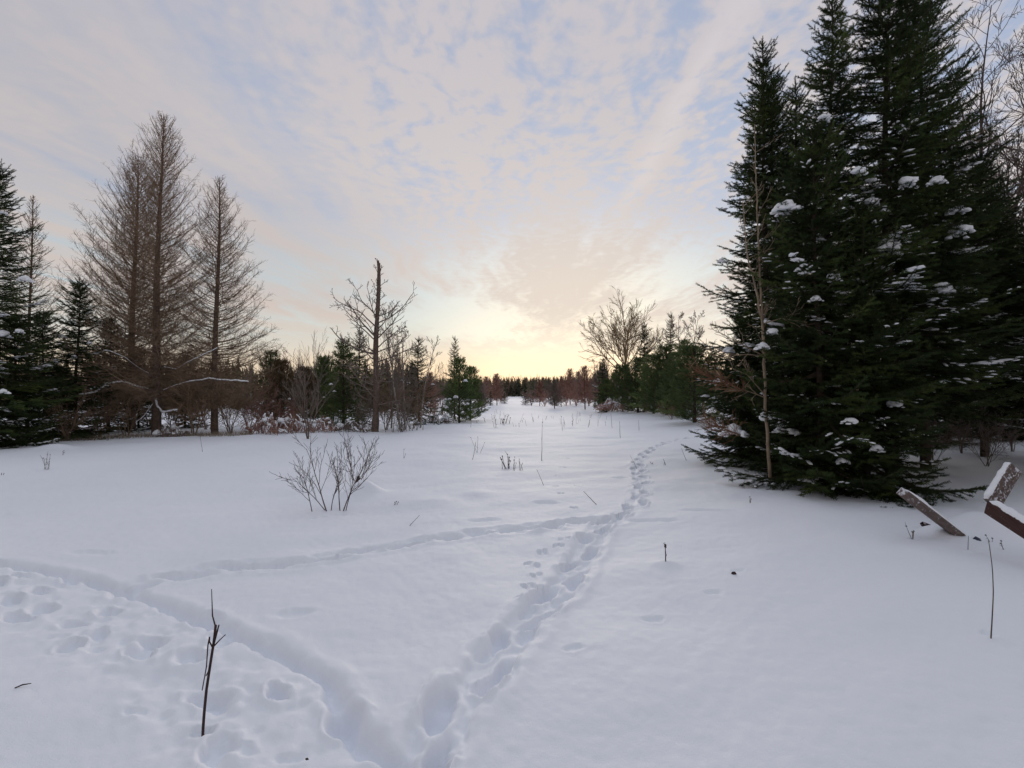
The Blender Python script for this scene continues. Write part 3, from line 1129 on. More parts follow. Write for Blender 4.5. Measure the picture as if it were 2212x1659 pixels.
spruce(3, 1870, 8.2, 4.6, 0.5, 'low spruce with branches resting on the snow at the foot of the clump', 1.0, SG,
       [(1800, 940, .1), (1890, 985, .10), (1840, 985, .09)])
spruce(3, 1600, 12.4, 3.6, 4.0, 'low spruce skirt left of the tan sapling stems', 0.85, SG, [(1485, 908, .12)])
spruce(3, 1690, 9.6, 3.4, 2.2, 'low spruce skirt at the foot of the tan sapling stems', 0.9, SG, [(1600, 912, .2), (1680, 935, .12)])

LG = 'dark spruces at the left forest edge'
spruce(1, -8, 15.2, 8.3, 1.9, 'big dark spruce at the left photo edge with its tip over the bare trees', 0.95, LG,
       [(45, 715, .13), (15, 708, .2), (95, 628, .18), (60, 455, .1), (30, 842, .13)])
spruce(3, 165, 18.2, 5.6, 0.3, 'small pointed spruce between the left edge spruce and the wide larch', 1.0, LG, [(120, 730, .12), (190, 745, .1)])
spruce(3, 95, 17.5, 4.4, 3.3, 'low dense spruce left of the small pointed spruce', 1.15, LG, [(90, 795, .12), (125, 860, .12)])
spruce(3, 235, 20.5, 4.6, 5.3, 'dark low spruce behind the wide larch trunk', 1.15, LG)
spruce(3, 300, 22.5, 3.6, 1.5, 'low dark spruce deep between the larch trunks', 1.15, LG)
spruce(3, 30, 15.6, 4.0, 4.7, 'low dark spruce skirting the left edge spruce', 1.15, LG)
spruce(3, 400, 24.0, 3.4, 2.5, 'low dark spruce between the wide larch and the slim larch', 1.15, LG)


# ------------------------------------------------------------------ larches at the left
def larch_tree(px, Y, kit, label, group=None, rz=0.0, scale=1.0, name='larch_tree', cat='larch'):
    return near_copy(kit, name, label, cat, G(px, Y), rz, scale, group)


def mk(pair, tm, cm, name):
    return [('trunk', pair[0].mesh(name + '_trunk', tm, True)), ('crown', pair[1].mesh(name + '_crown', cm))]


LK_A = mk(larch(7, 12.4, 2.85, 1.2, (0.010, 0), .50, (8, 62), 290, 1.7, .0042), M['bark_larch'], M['twig_larch'], 'larch_wide')
LK_B = mk(larch(8, 11.6, 3.4, 1.2, (0.010, 0), .48, (16, 60), 270, 1.5, .0044), M['bark_larch'], M['twig_larch'], 'larch_rear')
LK_C = mk(larch(9, 10.2, 2.75, 1.0, (0.006, 0), .66, (0, 56), 280, 1.7, .0042), M['bark_larch'], M['twig_larch'], 'larch_slim')
wide_larch = larch_tree(336, 19.7, LK_A, 'tallest bare larch with a thick trunk and snow on its low crooked boughs')
larch_tree(284, 21.6, LK_B, 'bare larch with broad fanned boughs left of the tallest larch')
larch_tree(465, 20.2, LK_C, 'slim bare larch right of the tallest larch with even curved boughs')
LK_D = mk(larch(10, 8.0, 1.5, 1.0, (0, 0), .7, (8, 60), 190, 1.4, .0042, .007), M['bark_larch'], M['twig_larch'], 'larch_small')
larch_tree(62, 19.5, LK_D, 'thin bare larch top rising beside the left edge spruce', rz=1.0, scale=1.15)


def snowy_bough(root, pts, rad, snow_r, name='low_bough', label=None):
    """one crooked bough (local coordinates) with a strip of snow lying on it"""
    g = np.random.default_rng(len(pts) * 7 + int(abs(pts[-1][0]) * 100))
    p = resample3(np.array(pts, float), 0.07)
    p[1:] += np.cumsum(g.normal(0, .006, (len(p) - 1, 3)), 0)
    mb = MB()
    mb.tube(p, np.linspace(rad, rad * .35, len(p)), 5)
    for c in range(int(len(p) * .5)):
        i = g.integers(int(len(p) * .25), len(p))
        d = unit(g.normal(0, 1, 3) + np.array([0, 0, .4]))
        l = g.uniform(.1, .4)
        q = p[i] + d * (np.linspace(0, 1, 4) * l)[:, None] + np.cumsum(g.normal(0, .01, (4, 3)), 0)
        mb.tube(q, np.linspace(.006, .003, 4), 3)
    b = link(name, mb.mesh('bough', M['twig_grey']), root)
    sn = MB()
    k = int(len(p) * .12)
    sr = snow_r * (0.6 + 0.7 * g.uniform(0, 1, len(p) - k))
    sr = np.convolve(np.pad(sr, 2, 'edge'), np.ones(5) / 5, 'valid')
    sn.tube(p[k:] + np.array([0, 0, rad * .5 + snow_r * .35]), sr, 7)
    link('snow_strip', sn.mesh('bough_snow', M['snow_clump'], True), b)
    return b


def resample3(p, step):
    seg = np.linalg.norm(np.diff(p, axis=0), axis=1)
    s = np.concatenate([[0], np.cumsum(seg)])
    q = np.arange(0, s[-1], step)
    return np.stack([np.interp(q, s, p[:, i]) for i in range(3)], 1)


def loc_px(root, pts, Y):
    """photo points at depth Y -> local coordinates of an unrotated, unscaled thing"""
    return [tuple(atY(px, py, Y + dy) - root.location) for px, py, dy in pts]


snowy_bough(wide_larch, loc_px(wide_larch, [(338, 846, 0), (300, 838, -.4), (262, 828, -.8), (228, 833, -1.1), (205, 850, -1.3), (170, 855, -1.5)], 19.6), .035, .035)
snowy_bough(wide_larch, loc_px(wide_larch, [(338, 850, 0), (365, 838, -.4), (410, 824, -.8), (450, 818, -1.0), (500, 824, -1.2), (536, 826, -1.3)], 19.6), .03, .022)
snowy_bough(wide_larch, loc_px(wide_larch, [(340, 790, 0), (380, 800, -.4), (420, 775, -.9), (470, 752, -1.3)], 19.6), .03, .018)
snowy_bough(wide_larch, loc_px(wide_larch, [(335, 855, 0), (340, 875, -.3), (352, 890, -.5), (385, 885, -.7)], 19.5), .02, .035)
snowy_bough(wide_larch, loc_px(wide_larch, [(332, 870, 0), (310, 900, -.4), (290, 915, -.6)], 19.5), .015, .012)
snowy_bough(wide_larch, loc_px(wide_larch, [(333, 815, 0), (300, 795, -.4), (265, 770, -.9), (230, 755, -1.3)], 19.6), .025, .014)

# tangled dead undergrowth under the larches: separate bushy saplings
SAP_PRM = dict(levels=3, count=[14, 6, 4], ratio=[.42, .5, .5], start=[.08, .15, .2], wig=.14, up=[.06, .08, .05], angle=(30, 65), fall=.45, rmin=.0045, rratio=.5, n=8)


def bush_mesh(seed, nst, h, spread, prm, mat, r=.018, name='bush'):
    g = np.random.default_rng(seed)
    mb = MB()
    for i in range(nst):
        a = g.uniform(0, 6.28)
        d = unit([math.cos(a) * spread * g.uniform(.2, 1), math.sin(a) * spread * g.uniform(.2, 1), 1])
        p = np.array([math.cos(a) * .08 * g.uniform(0, 1), math.sin(a) * .08 * g.uniform(0, 1), -.1])
        grow(mb, g, p, d, h * g.uniform(.65, 1.1), r * g.uniform(.7, 1.2), 0, prm)
    return mb.mesh(name, mat)


BUSH_PRM = dict(levels=3, count=[9, 6, 3], ratio=[.5, .5, .5], start=[.12, .15, .2], wig=.13, up=[.05, .07, .05], angle=(22, 60), fall=.5, rmin=.005, rratio=.55, n=7)
DENSE = [bush_mesh(201 + i, 7, 2.6, .55, BUSH_PRM, M['twig_larch'], .02, 'brown_bush') for i in range(2)]
DENSE_R = [bush_mesh(211 + i, 6, 2.4, .45, BUSH_PRM, M['twig_red'], .02, 'red_bush') for i in range(2)]
DENSE_G = [bush_mesh(221 + i, 6, 2.8, .4, BUSH_PRM, M['twig_grey'], .02, 'grey_bush') for i in range(2)]


def bush(px, Y, me, label, rz, sc, group=None, name='bare_bush', cat='bush'):
    o = link(name, me)
    o.location = G(px, Y)
    o.rotation_euler = (0, 0, rz)
    o.scale = sc if isinstance(sc, tuple) else (sc,) * 3
    return tag(o, label, cat, group)


UG = 'bare brown bushes under the larches'
for i, (px, Y, s, lb) in enumerate([
    (215, 18.6, .75, 'brown leafless bush left of the tallest larch trunk'),
    (275, 19.3, .85, 'brown leafless bush just beside the left fork of the larches'),
    (372, 20.3, .95, 'brown leafless bush between the two larch trunks'),
    (420, 19.6, .9, 'brown leafless bush close left of the slim larch trunk'),
    (500, 19.8, .9, 'brown leafless bush close right of the slim larch trunk'),
    (540, 21.5, .85, 'reddish leafless bush at the right end of the larch row'),
    (320, 23.5, 1.1, 'tall brown leafless bush behind the tallest larch'),
    (450, 23.0, 1.05, 'tall brown leafless bush behind the slim larch'),
    (150, 17.2, .6, 'low brown bush below the small pointed spruce')]):
    bush(px, Y, (DENSE_R if i == 5 else DENSE)[i % 2], lb, i * 1.3, s, UG)

# ------------------------------------------------------------------ centre left: broken topped dead tree and neighbours
def dead_tree():
    g = np.random.default_rng(77)
    root = thing('dead_tree', 'dead standing tree with a snapped top and stubby upcurved grey boughs', 'dead tree', G(810, 21.2))
    H = 7.0
    mb = MB()
    hs = np.linspace(-.3, H, 22)
    x = np.interp(hs, [0, H], [0, .12]) + .03 * np.sin(hs * 1.3)
    rad = np.interp(hs, [-.3, 0, .5, H * .5, H], [.19, .155, .13, .10, .07]) * (1 + .05 * g.normal(0, 1, 22))
    mb.tube(np.stack([x, .02 * np.cos(hs), hs], 1), rad, 10)
    for k in range(3):     # splintered top
        mb.tube(np.array([[.12 + .03 * k - .03, 0, H - .1], [.10 + .03 * k - .03, 0, H + .12 + .06 * (k == 0)]]), [.03, .008], 4)
    link('trunk', mb.mesh('dead_trunk', M['bark_larch'], True), root)
    cb = MB()
    prm = dict(levels=2, count=[6, 3], ratio=[.34, .42], start=[.3, .25], wig=.12, up=[.06, .08, .06], angle=(30, 60), fall=.5, rmin=.008, rratio=.55, n=8)
    def bough(t, L, el, az, q):
        h = 1.0 + (H - 1.1) * t
        e = R(el)
        grow(cb, g, [np.interp(h, hs, x), 0, h], [math.cos(az) * math.cos(e), math.sin(az) * math.cos(e), math.sin(e)], L, .009 + .010 * L, 0, q)
    few = dict(prm, count=[3, 2], start=[.4, .3])
    for b in range(15):
        bough(.66 + .33 * (b + g.uniform()) / 15, g.uniform(.25, .7), g.uniform(42, 66), b * 2.399 + g.uniform(-.5, .5), few)
    for b in range(17):
        bough(.30 + .36 * (b + g.uniform()) / 17, g.uniform(1.1, 2.3), g.uniform(20, 44), b * 2.399 + g.uniform(-.5, .5), prm)
    for b in range(15):
        bough(.02 + .28 * (b + g.uniform()) / 15, g.uniform(1.0, 1.9), g.uniform(-5, 24), b * 2.399 + g.uniform(-.5, .5), prm)
    # the long bough reaching left in the photograph
    grow(cb, g, [.03, 0, 3.2], [-.9, -.1, .22], 2.3, .045, 0, prm)
    grow(cb, g, [.05, 0, 3.9], [-.75, -.2, .5], 1.9, .04, 0, prm)
    link('crown', cb.mesh('dead_boughs', M['twig_grey']), root)
    # fine dead twigs near the foot
    return root


dead_tree()

DECID = dict(levels=4, count=[9, 6, 5, 4], ratio=[.55, .5, .5, .5], start=[.28, .2, .15, .1], wig=.09, up=[.03, .06, .05, .03], angle=(22, 45), fall=.55, rmin=.006, rratio=.5, n=9)


def tree_kit(seed, H, r, prm, tm, name, stems=1, spread=.1, fork=None):
    g = np.random.default_rng(seed)
    tr, cr = MB(), MB()
    for s in range(stems):
        a = g.uniform(0, 6.28)
        d = unit([math.cos(a) * spread, math.sin(a) * spread, 1]) if stems > 1 else np.array([0, 0, 1.0])
        p = np.array([math.cos(a) * .12, math.sin(a) * .12, -.2]) if stems > 1 else np.array([0, 0, -.2])
        hh = H * (g.uniform(.75, 1.0) if s else 1.0)
        n = 14
        pts = [p]
        dd = d
        for i in range(n):
            dd = unit(dd + g.normal(0, .035, 3) + np.array([0, 0, .02]))
            pts.append(pts[-1] + dd * hh / n)
        pts = np.array(pts)
        rr = np.linspace(r, .008, n + 1)
        tr.tube(pts, rr, 8)
        cnt = prm['trunk_count']
        for c in range(cnt):
            u = prm['trunk_start'] + (1 - prm['trunk_start']) * (c + g.uniform()) / cnt
            u = min(u, .985)
            i = min(int(u * n), n - 1)
            pp = pts[i] + (pts[i + 1] - pts[i]) * (u * n - i)
            az = c * 2.399 + g.uniform(-.6, .6)
            el = R(g.uniform(*prm.get('el', (28, 58))))
            L = hh * prm['trunk_ratio'] * (1 - .7 * (u - prm['trunk_start']) / (1 - prm['trunk_start'])) * g.uniform(.65, 1.15)
            grow(cr, g, pp, [math.cos(az) * math.cos(el), math.sin(az) * math.cos(el), math.sin(el)], L, max(.008, np.interp(u, [0, 1], [r, .01]) * .55), 1, prm)
    return [('trunk', tr.mesh(name + '_trunk', tm, True)), ('crown', cr.mesh(name + '_crown', prm['cm']))]


BIRCH = dict(DECID, levels=3, trunk_count=16, trunk_start=.25, trunk_ratio=.34, el=(38, 66), cm=M['twig_grey'], count=[6, 6, 5], rmin=.006)
BK = [tree_kit(301, 5.2, .05, BIRCH, M['bark_birch'], 'birch', 2, .10), tree_kit(302, 4.6, .045, BIRCH, M['bark_birch'], 'birch', 1)]
near_copy(BK[0], 'birch_tree', 'pale stemmed bare birch just right of the snapped dead tree', 'birch', G(872, 21.8), .3, 1.0)
near_copy(BK[1], 'birch_tree', 'leaning bare birch beside the dark spruce right of the dead tree', 'birch', G(908, 23.0), 1.0, .9, None, (0, .12))
near_copy(BK[1], 'birch_tree', 'thin bare birch sapling close behind the snapped dead tree', 'birch', G(845, 23.0), 2.4, .95)

# evergreen kits for the middle distance
cr, du, tk, tips = spruce_crown(105, 4.6, 1.15, .12, 1, needle_r=.045, snow=.2, prof=.85)
SPR_MID = [('trunk', tk.mesh('mid_spruce_trunk', M['bark_dark'], True)), ('crown', cr.mesh('mid_spruce_crown', [M['needle'], M['bark_dark']])), ('snow_dusting', du.mesh('mid_spruce_snow', M['snow_clump'], True))]
cr, du, tk, tips = spruce_crown(106, 4.6, .9, .5, 1, needle_r=.04, snow=.0, prof=.8)
SPR_PALE = [('trunk', tk.mesh('pale_spruce_trunk', M['bark_larch'], True)), ('crown', cr.mesh('pale_spruce_crown', [M['needle_pale'], M['twig_larch']]))]
PK = []
for sd, Hh, Rr, pf in ((401, 3.5, 1.25, .62), (402, 3.2, 1.2, .55), (403, 4.2, 1.15, .72)):
    t_, c_ = pine_crown(sd, Hh, Rr, .05, pf)
    PK.append([('trunk', t_.mesh('pine_trunk', M['bark_dark'], True)), ('crown', c_.mesh('pine_crown', [M['needle_pine'], M['bark_dark']]))])

rust = []
for pn, me in PK[1]:
    m2 = me.copy()
    if pn == 'crown':
        m2.materials[0] = M['needle_rust']
    rust.append((pn, m2))


def clump_set(root, spots, seed):
    for i, (x, y, z, s) in enumerate(spots):
        add_clump(root, (x, y, z), s, seed + i)


def mid(kit, name, label, cat, px, Y, rz, sc, group=None, clumps=()):
    r_ = near_copy(kit, name, label, cat, G(px, Y), rz, sc, group)
    for i, (cx, cy_, s) in enumerate(clumps):
        p = atY(cx, cy_, Y - .75)
        l = r_.matrix_basis.inverted() @ p
        k = sc if isinstance(sc, (int, float)) else sc[0]
        add_clump(r_, l, s / k, i + int(px))
    return r_


mid(PK[2], 'pine_tree', 'dark green bushy pine left of the snapped dead tree', 'pine', 742, 23.0, .4, (1.0, 1.0, .95), None, [(715, 830, .12), (722, 845, .08), (700, 858, .07)])
mid(SPR_MID, 'spruce_tree', 'dark pointed spruce top beside the pine left of the dead tree', 'spruce', 775, 25.0, .8, 1.0)
mid(SPR_MID, 'spruce_tree', 'dark pointed spruce to the right of the snapped dead tree', 'spruce', 905, 25.5, 2.0, (1.0, 1.0, .94), None, [(935, 830, .1), (925, 870, .1)])
mid(PK[0], 'pine_tree', 'dark bushy pine standing alone at the left of the field gap', 'pine', 992, 28.0, 1.0, (1.0, 1.0, .98), None, [(1005, 823, .16), (985, 858, .2), (972, 862, .12), (1010, 872, .12), (965, 880, .12)])
mid(PK[1], 'pine_tree', 'rounded olive pine leaning on the lone pine from behind', 'pine', 1016, 30.0, 2.5, .95)
mid(SPR_PALE, 'spruce_tree', 'pale thin topped conifer behind the lone dark pine', 'spruce', 982, 31.0, 2.2, (.85, .85, 1.08))
mid(rust, 'pine_tree', 'small rusty pine among reddish bushes right of the larches', 'pine', 608, 24.0, .2, .95, None, [(590, 868, .12), (625, 862, .1)])
mid(PK[0], 'pine_tree', 'ragged topped pine behind the snowy brush pile', 'pine', 585, 26.0, 1.7, (1.0, 1.0, 1.02))
mid(rust, 'pine_tree', 'brownish pine midway between larches and dead tree', 'pine', 655, 27.0, 2.6, (1.0, 1.0, .9))
mid(PK[1], 'pine_tree', 'low pine just left of the dark bushy pine', 'pine', 700, 28.0, 3.6, 1.1)
BG_ = 'leafless bushes around the dead tree'
for i, (px, Y, s, ms, lb) in enumerate([
    (560, 23.0, .75, DENSE_R, 'red brown leafless bush between the slim larch and the small pine'),
    (632, 22.5, .62, DENSE_R, 'red brown leafless bush in front of the brownish pine'),
    (790, 21.8, .62, DENSE_G, 'grey leafless bush at the left foot of the snapped dead tree'),
    (835, 22.2, .72, DENSE, 'brown leafless bush at the right foot of the snapped dead tree'),
    (868, 21.0, .62, DENSE_G, 'grey leafless bush in front of the pale stemmed birch'),
    (890, 22.5, .78, DENSE, 'brown leafless bush between the birch and the pointed spruce'),
    (765, 24.5, .9, DENSE, 'brown leafless bush behind the dark bushy pine'),
    (935, 31.0, .95, DENSE_R, 'reddish leafless bush right of the pointed spruce')]):
    bush(px, Y, ms[i % 2], lb, i * 1.1, s, BG_)
THIN = dict(levels=2, count=[7, 4], ratio=[.45, .4], start=[.3, .2], wig=.06, up=[.05, .08, .05], angle=(15, 35), fall=.5, rmin=.005, rratio=.5, n=9)
THK = [bush_mesh(231 + i, 9, 4.4, .28, THIN, M['twig_grey'], .022, 'thicket') for i in range(2)]
for i, (px, Y, s, lb) in enumerate([(690, 30.0, 1.0, 'tall bare thicket behind the low pine left of the dead tree'), (735, 31.0, 1.0, 'tall bare thicket behind the dark bushy pine'),
                                    (640, 33.0, .85, 'bare thicket behind the brownish pine'), (860, 30.0, .95, 'bare thicket behind the snapped dead tree'),
                                    (590, 36.0, .9, 'bare thicket far behind the small ragged pine'), (955, 40.0, .8, 'bare thicket behind the pale thin topped conifer')]):
    bush(px, Y, THK[i % 2], lb, i * 1.9, s, 'bare thickets behind the left tree line', 'bare_thicket', 'thicket')
# upright multi stemmed sapling in front of the brush
STEMS = bush_mesh(241, 7, 2.7, .13, dict(BUSH_PRM, count=[8, 4, 2], start=[.35, .2, .2], angle=(15, 35)), M['twig_grey'], .018, 'upright_stems')
bush(665, 17.8, STEMS, 'upright cluster of bare reddish stems standing in snow left of the pine', .3, .95, None, 'sapling_cluster', 'sapling')


def brush_pile(px, Y, w, h, seed, label, mat, n=60):
    g = np.random.default_rng(seed)
    root = thing('brush_pile', label, 'brush pile', G(px, Y))
    mb, sn = MB(), MB()
    for i in range(n):
        a = g.uniform(0, 6.28)
        c = np.array([g.uniform(-1, 1) * w * .8, g.uniform(-.5, .5), 0])
        d = np.array([math.cos(a), .5 * math.sin(a), 0])
        l = g.uniform(.3, .9) * w * .8
        s = np.linspace(-1, 1, 7)
        top = h * (1 - (c[0] / w) ** 2) * g.uniform(.25, 1.05)
        p = c + d * (s * l * .5)[:, None] + np.array([0, 0, 1]) * (top * (1 - s ** 2 * g.uniform(.5, 1.1)))[:, None] + g.normal(0, .025, (7, 3))
        p[:, 2] = np.maximum(p[:, 2], -.1)
        r = g.uniform(.006, .02)
        mb.tube(p, np.full(7, r), 4)
        if g.uniform() < .4:
            k0 = g.integers(0, 3)
            q = p[k0:k0 + g.integers(3, 5)] + np.array([0, 0, r + .018])
            sn.tube(q, g.uniform(.014, .036, len(q)), 6)
    for i in range(int(n * .10)):
        x = g.uniform(-.8, .8) * w
        tv, tf = BLOBS[g.integers(0, 5)]
        s = g.uniform(.06, .15)
        sn.stamp(tv, tf, (np.eye(3) * s)[None], np.array([[x, g.uniform(-.4, .3), h * (1 - (x / w) ** 2) * g.uniform(.3, .85)]]))
    a = link('branches', mb.mesh('brush_branches', mat), root)
    b = link('snow_cover', sn.mesh('brush_snow', M['snow_clump'], True), root)
    a['kind'] = 'stuff'
    b['kind'] = 'stuff'
    return root


brush_pile(575, 19.5, .9, .75, 1, 'snow covered brush heap right of the larches', M['twig_red'], 70)
brush_pile(630, 20.5, 1.0, .7, 2, 'snow covered brush heap left of the upright bare stems', M['twig_red'], 80)
brush_pile(700, 20.8, .6, .6, 3, 'small snowy brush heap right of the upright bare stems', M['twig_red'], 40)
brush_pile(760, 21.3, .9, .45, 4, 'low snowy brush in front of the dark bushy pine', M['twig_grey'], 60)
brush_pile(950, 27.0, .8, .55, 5, 'rounded snowy brush just left of the lone dark pine', M['twig_grey'], 60)
brush_pile(1325, 39.0, 1.35, .95, 6, 'snow topped heap of cut branches at the right of the far field', M['twig_red'], 110)
brush_pile(375, 18.7, .5, .5, 7, 'fallen snowy branches at the foot of the tallest larch', M['twig_grey'], 40)

# ------------------------------------------------------------------ right side, middle distance
ELM = dict(DECID, levels=4, trunk_count=13, trunk_start=.22, trunk_ratio=.62, el=(42, 72), cm=M['twig_larch'], count=[7, 6, 5, 4], ratio=[.5, .5, .5, .5], up=[.02, .03, .01, .0], rmin=.011, fall=.45)


def elm_kit():
    g = np.random.default_rng(312)
    tr, cr_ = MB(), MB()
    tr.tube(np.array([[0, 0, -.2], [.03, 0, 1.2], [0, .03, 2.4], [.02, 0, 3.1]]), [.24, .21, .19, .17], 9)
    prm = dict(levels=4, count=[8, 6, 5, 4], ratio=[.48, .48, .5, .5], start=[.22, .2, .15, .1], wig=.06, up=[.055, .03, .0, -.01], angle=(15, 40), fall=.4, rmin=.0075, rratio=.55, n=9)
    for i in range(17):
        az = (i % 2) * math.pi + g.uniform(-1.0, 1.0)
        el = R(24 + 58 * ((i * .618) % 1))
        grow(cr_, g, [0, 0, 2.2 + .09 * i], [math.cos(az) * math.cos(el), math.sin(az) * math.cos(el), math.sin(el)], g.uniform(3.6, 4.6), .05, 0, dict(prm, levels=3, count=[8, 6, 5, 3]))
    return [('trunk', tr.mesh('elm_trunk', M['bark_larch'], True)), ('crown', cr_.mesh('elm_crown', M['twig_tan']))]


ELM_K = elm_kit()
near_copy(ELM_K, 'bare_elm_tree', 'spreading fan shaped bare tree glowing against the sunset', 'bare tree', G(1352, 44.0), .6, (1.1, 1.1, 1.12))
BARE = dict(DECID, levels=3, trunk_count=16, trunk_start=.2, trunk_ratio=.36, el=(35, 62), cm=M['twig_grey'], count=[7, 7, 6], rmin=.008)
BAREK = [tree_kit(321, 6.5, .07, BARE, M['twig_grey'], 'bare'), tree_kit(322, 6.0, .06, BARE, M['twig_grey'], 'bare')]
for i, (px, Y, s, lb) in enumerate([(1283, 52.0, .75, 'small forked bare tree left of the fan shaped tree'),
                                    (1310, 46.0, .85, 'thin bare tree just left of the fan shaped tree trunk'),
                                    (1470, 34.0, 1.0, 'bare tree with dense fine twigs left of the big spruces'),
                                    (1495, 30.0, 1.0, 'tall bare tree half hidden by the left edge of the big spruces'),
                                    (1420, 40.0, .85, 'thin bare tree behind the pines right of the fan shaped tree')]):
    near_copy(BAREK[i % 2], 'bare_tree', lb, 'bare tree', G(px, Y), i * 1.4, s, 'thin bare trees right of the field')
mid(SPR_MID, 'spruce_tree', 'dark pointed spruce in front of the fan shaped bare tree', 'spruce', 1392, 38.0, .5, (1.1, 1.1, 1.42))
mid(SPR_MID, 'spruce_tree', 'small dark spruce at the left end of the right hand pines', 'spruce', 1303, 43.0, 1.5, (1.0, 1.0, .98))
mid(SPR_PALE, 'spruce_tree', 'brownish thin conifer right of the dark pointed spruce', 'spruce', 1450, 36.0, 2.5, (1.2, 1.2, 1.5))
mid(SPR_PALE, 'spruce_tree', 'small brownish conifer between two taller conifers', 'spruce', 1427, 37.0, 3.9, (.9, .9, 1.15))
PG = 'young bushy pines along the right of the field'
for i, (px, Y, kx, s, lb, cl) in enumerate([
    (1345, 40.5, 1, (1.15, 1.15, 1.15), 'rounded blue green pine below the fan shaped bare tree', []),
    (1378, 37.0, 0, (1.1, 1.1, 1.1), 'bushy pine second from the left of the right hand pines', []),
    (1412, 34.0, 1, (1.15, 1.15, 1.2), 'bushy pine behind the snow lump on the right', [(1418, 838, .1)]),
    (1440, 31.0, 0, (1.2, 1.2, 1.15), 'bright green bushy pine left of the big spruces', [(1480, 855, .08)]),
    (1478, 28.0, 2, (1.25, 1.25, 1.0), 'tall bright green pine touching the left edge of the big spruces', []),
    (1500, 24.0, 1, (1.2, 1.2, 1.1), 'olive pine half hidden behind the big spruces', []),
    (1310, 42.5, 1, (.8, .8, .85), 'small dark pine with snowy low boughs at the left end of the row', [(1320, 870, .12), (1305, 880, .12)])]):
    mid(PK[kx], 'pine_tree', lb, 'pine', px, Y, i * 2.0, (s[0] * 1.25, s[1] * 1.25, s[2]), PG, cl)
for i, (px, Y, s, lb) in enumerate([(1395, 36.0, .45, 'low red brown bush right of the cut branch heap'), (1450, 27.0, .4, 'low red brown bush at the foot of the bright green pine'),
                                    (1365, 41.0, .8, 'brown bush between the rounded pine and its neighbour')]):
    bush(px, Y, DENSE_R[i % 2], lb, i, s, 'low bushes along the right of the field')

# reddish tamarack saplings scattered over the far field
TAM = mk(larch(21, 3.6, 1.15, .45, (0, 0), .42, (20, 60), 130, 2.0, .011), M['bark_dark'], M['twig_red'], 'tamarack')
TAM2 = mk(larch(22, 3.4, 1.15, .25, (0, 0), .5, (18, 62), 130, 2.0, .011), M['bark_dark'], M['twig_grey'], 'tamarack_grey')
FG = 'reddish leafless tamaracks in the far field'
for i, (px, Y, kx, s, lb) in enumerate([
    (1073, 58, TAM, (1.0, 1.0, .95), 'round reddish tamarack left of the far snow track'),
    (1197, 52, TAM2, (.95, .95, .85), 'grey brown tamarack with a thick foot right of the far snow track'),
    (1166, 66, TAM, (.9, .9, .9), 'small reddish tamarack first to the right of the far snow track'),
    (1213, 60, TAM, (.9, .9, .95), 'reddish tamarack behind the thick footed grey brown one'),
    (1232, 68, TAM, (1.2, 1.2, 1.25), 'taller rusty tamarack in the middle of the far row'),
    (1263, 50, TAM, (1.15, 1.15, 1.12), 'widest reddish tamarack left of the right hand pines'),
    (1285, 62, TAM2, (1.1, 1.1, 1.1), 'grey brown tamarack behind the widest reddish one'),
    (1248, 75, TAM2, (1.3, 1.3, 1.3), 'distant grey brown tamarack between two reddish ones'),
    (1050, 85, TAM, (1.1, 1.1, 1.1), 'distant reddish tamarack behind the round one'),
    (1185, 95, TAM2, (1.2, 1.2, 1.2), 'distant grey tamarack near the far wood'),
    (930, 42, TAM, (.9, .9, .9), 'reddish tamarack left of the lone dark pine'),
    (1040, 48, TAM2, (.75, .75, .75), 'small grey tamarack at the right of the lone dark pine')]):
    near_copy(kx, 'tamarack_tree', lb, 'tamarack', G(px, Y), i * 1.2, s, FG)
for i, (px, Y, s, lb) in enumerate([(1090, 75, .62, 'tiny dark spruce left of the far snow track'), (1135, 70, .62, 'tiny dark spruce right of the far snow track'),
                                    (1150, 85, .7, 'tiny dark spruce second right of the far snow track'), (1060, 56, .35, 'low snowy spruce at the foot of the round reddish tamarack')]):
    mid(SPR_MID, 'spruce_tree', lb, 'spruce', px, Y, i * 1.1, s, 'tiny spruces beside the far track')

for i, (px, Y, s, k_, lb) in enumerate([
    (1148, 68, .85, 0, 'low grey bush at the right edge of the far snow track'), (1175, 64, .95, 1, 'reddish bush behind the thick footed tamarack on its left'),
    (1200, 70, 1.1, 0, 'grey bush behind the thick footed tamarack'), (1222, 66, .9, 1, 'reddish bush between two tamaracks mid row'),
    (1245, 63, 1.0, 1, 'reddish bush left of the widest tamarack'), (1272, 60, 1.05, 0, 'grey bush right of the widest tamarack'),
    (1295, 56, 1.0, 1, 'reddish bush at the far left foot of the right hand pines'), (1083, 80, .8, 0, 'low grey bush at the left edge of the far snow track'),
    (1058, 72, .9, 1, 'reddish bush left of the round reddish tamarack'), (1035, 62, .9, 0, 'grey bush far behind the lone dark pine')]):
    bush(px, Y, (DENSE_G, DENSE_R)[k_][i % 2], lb, i * 1.1, (s * 1.5, s * 1.5, s), 'bushes edging the far field')
for i, (px, Y, s, lb) in enumerate([(2015, 10.2, .42, 'bare twiggy bush in the shade left of the first bare trunk'), (2075, 11.2, .5, 'bare twiggy bush in the shade between the bare trunks'),
                                    (2130, 9.6, .40, 'bare twiggy bush just behind the upright frosted board'), (2185, 11.0, .5, 'bare twiggy bush in the shade at the right edge')]):
    bush(px, Y, DENSE_G[i % 2], lb, i * 1.7, s, 'twiggy bushes in the shaded wood')


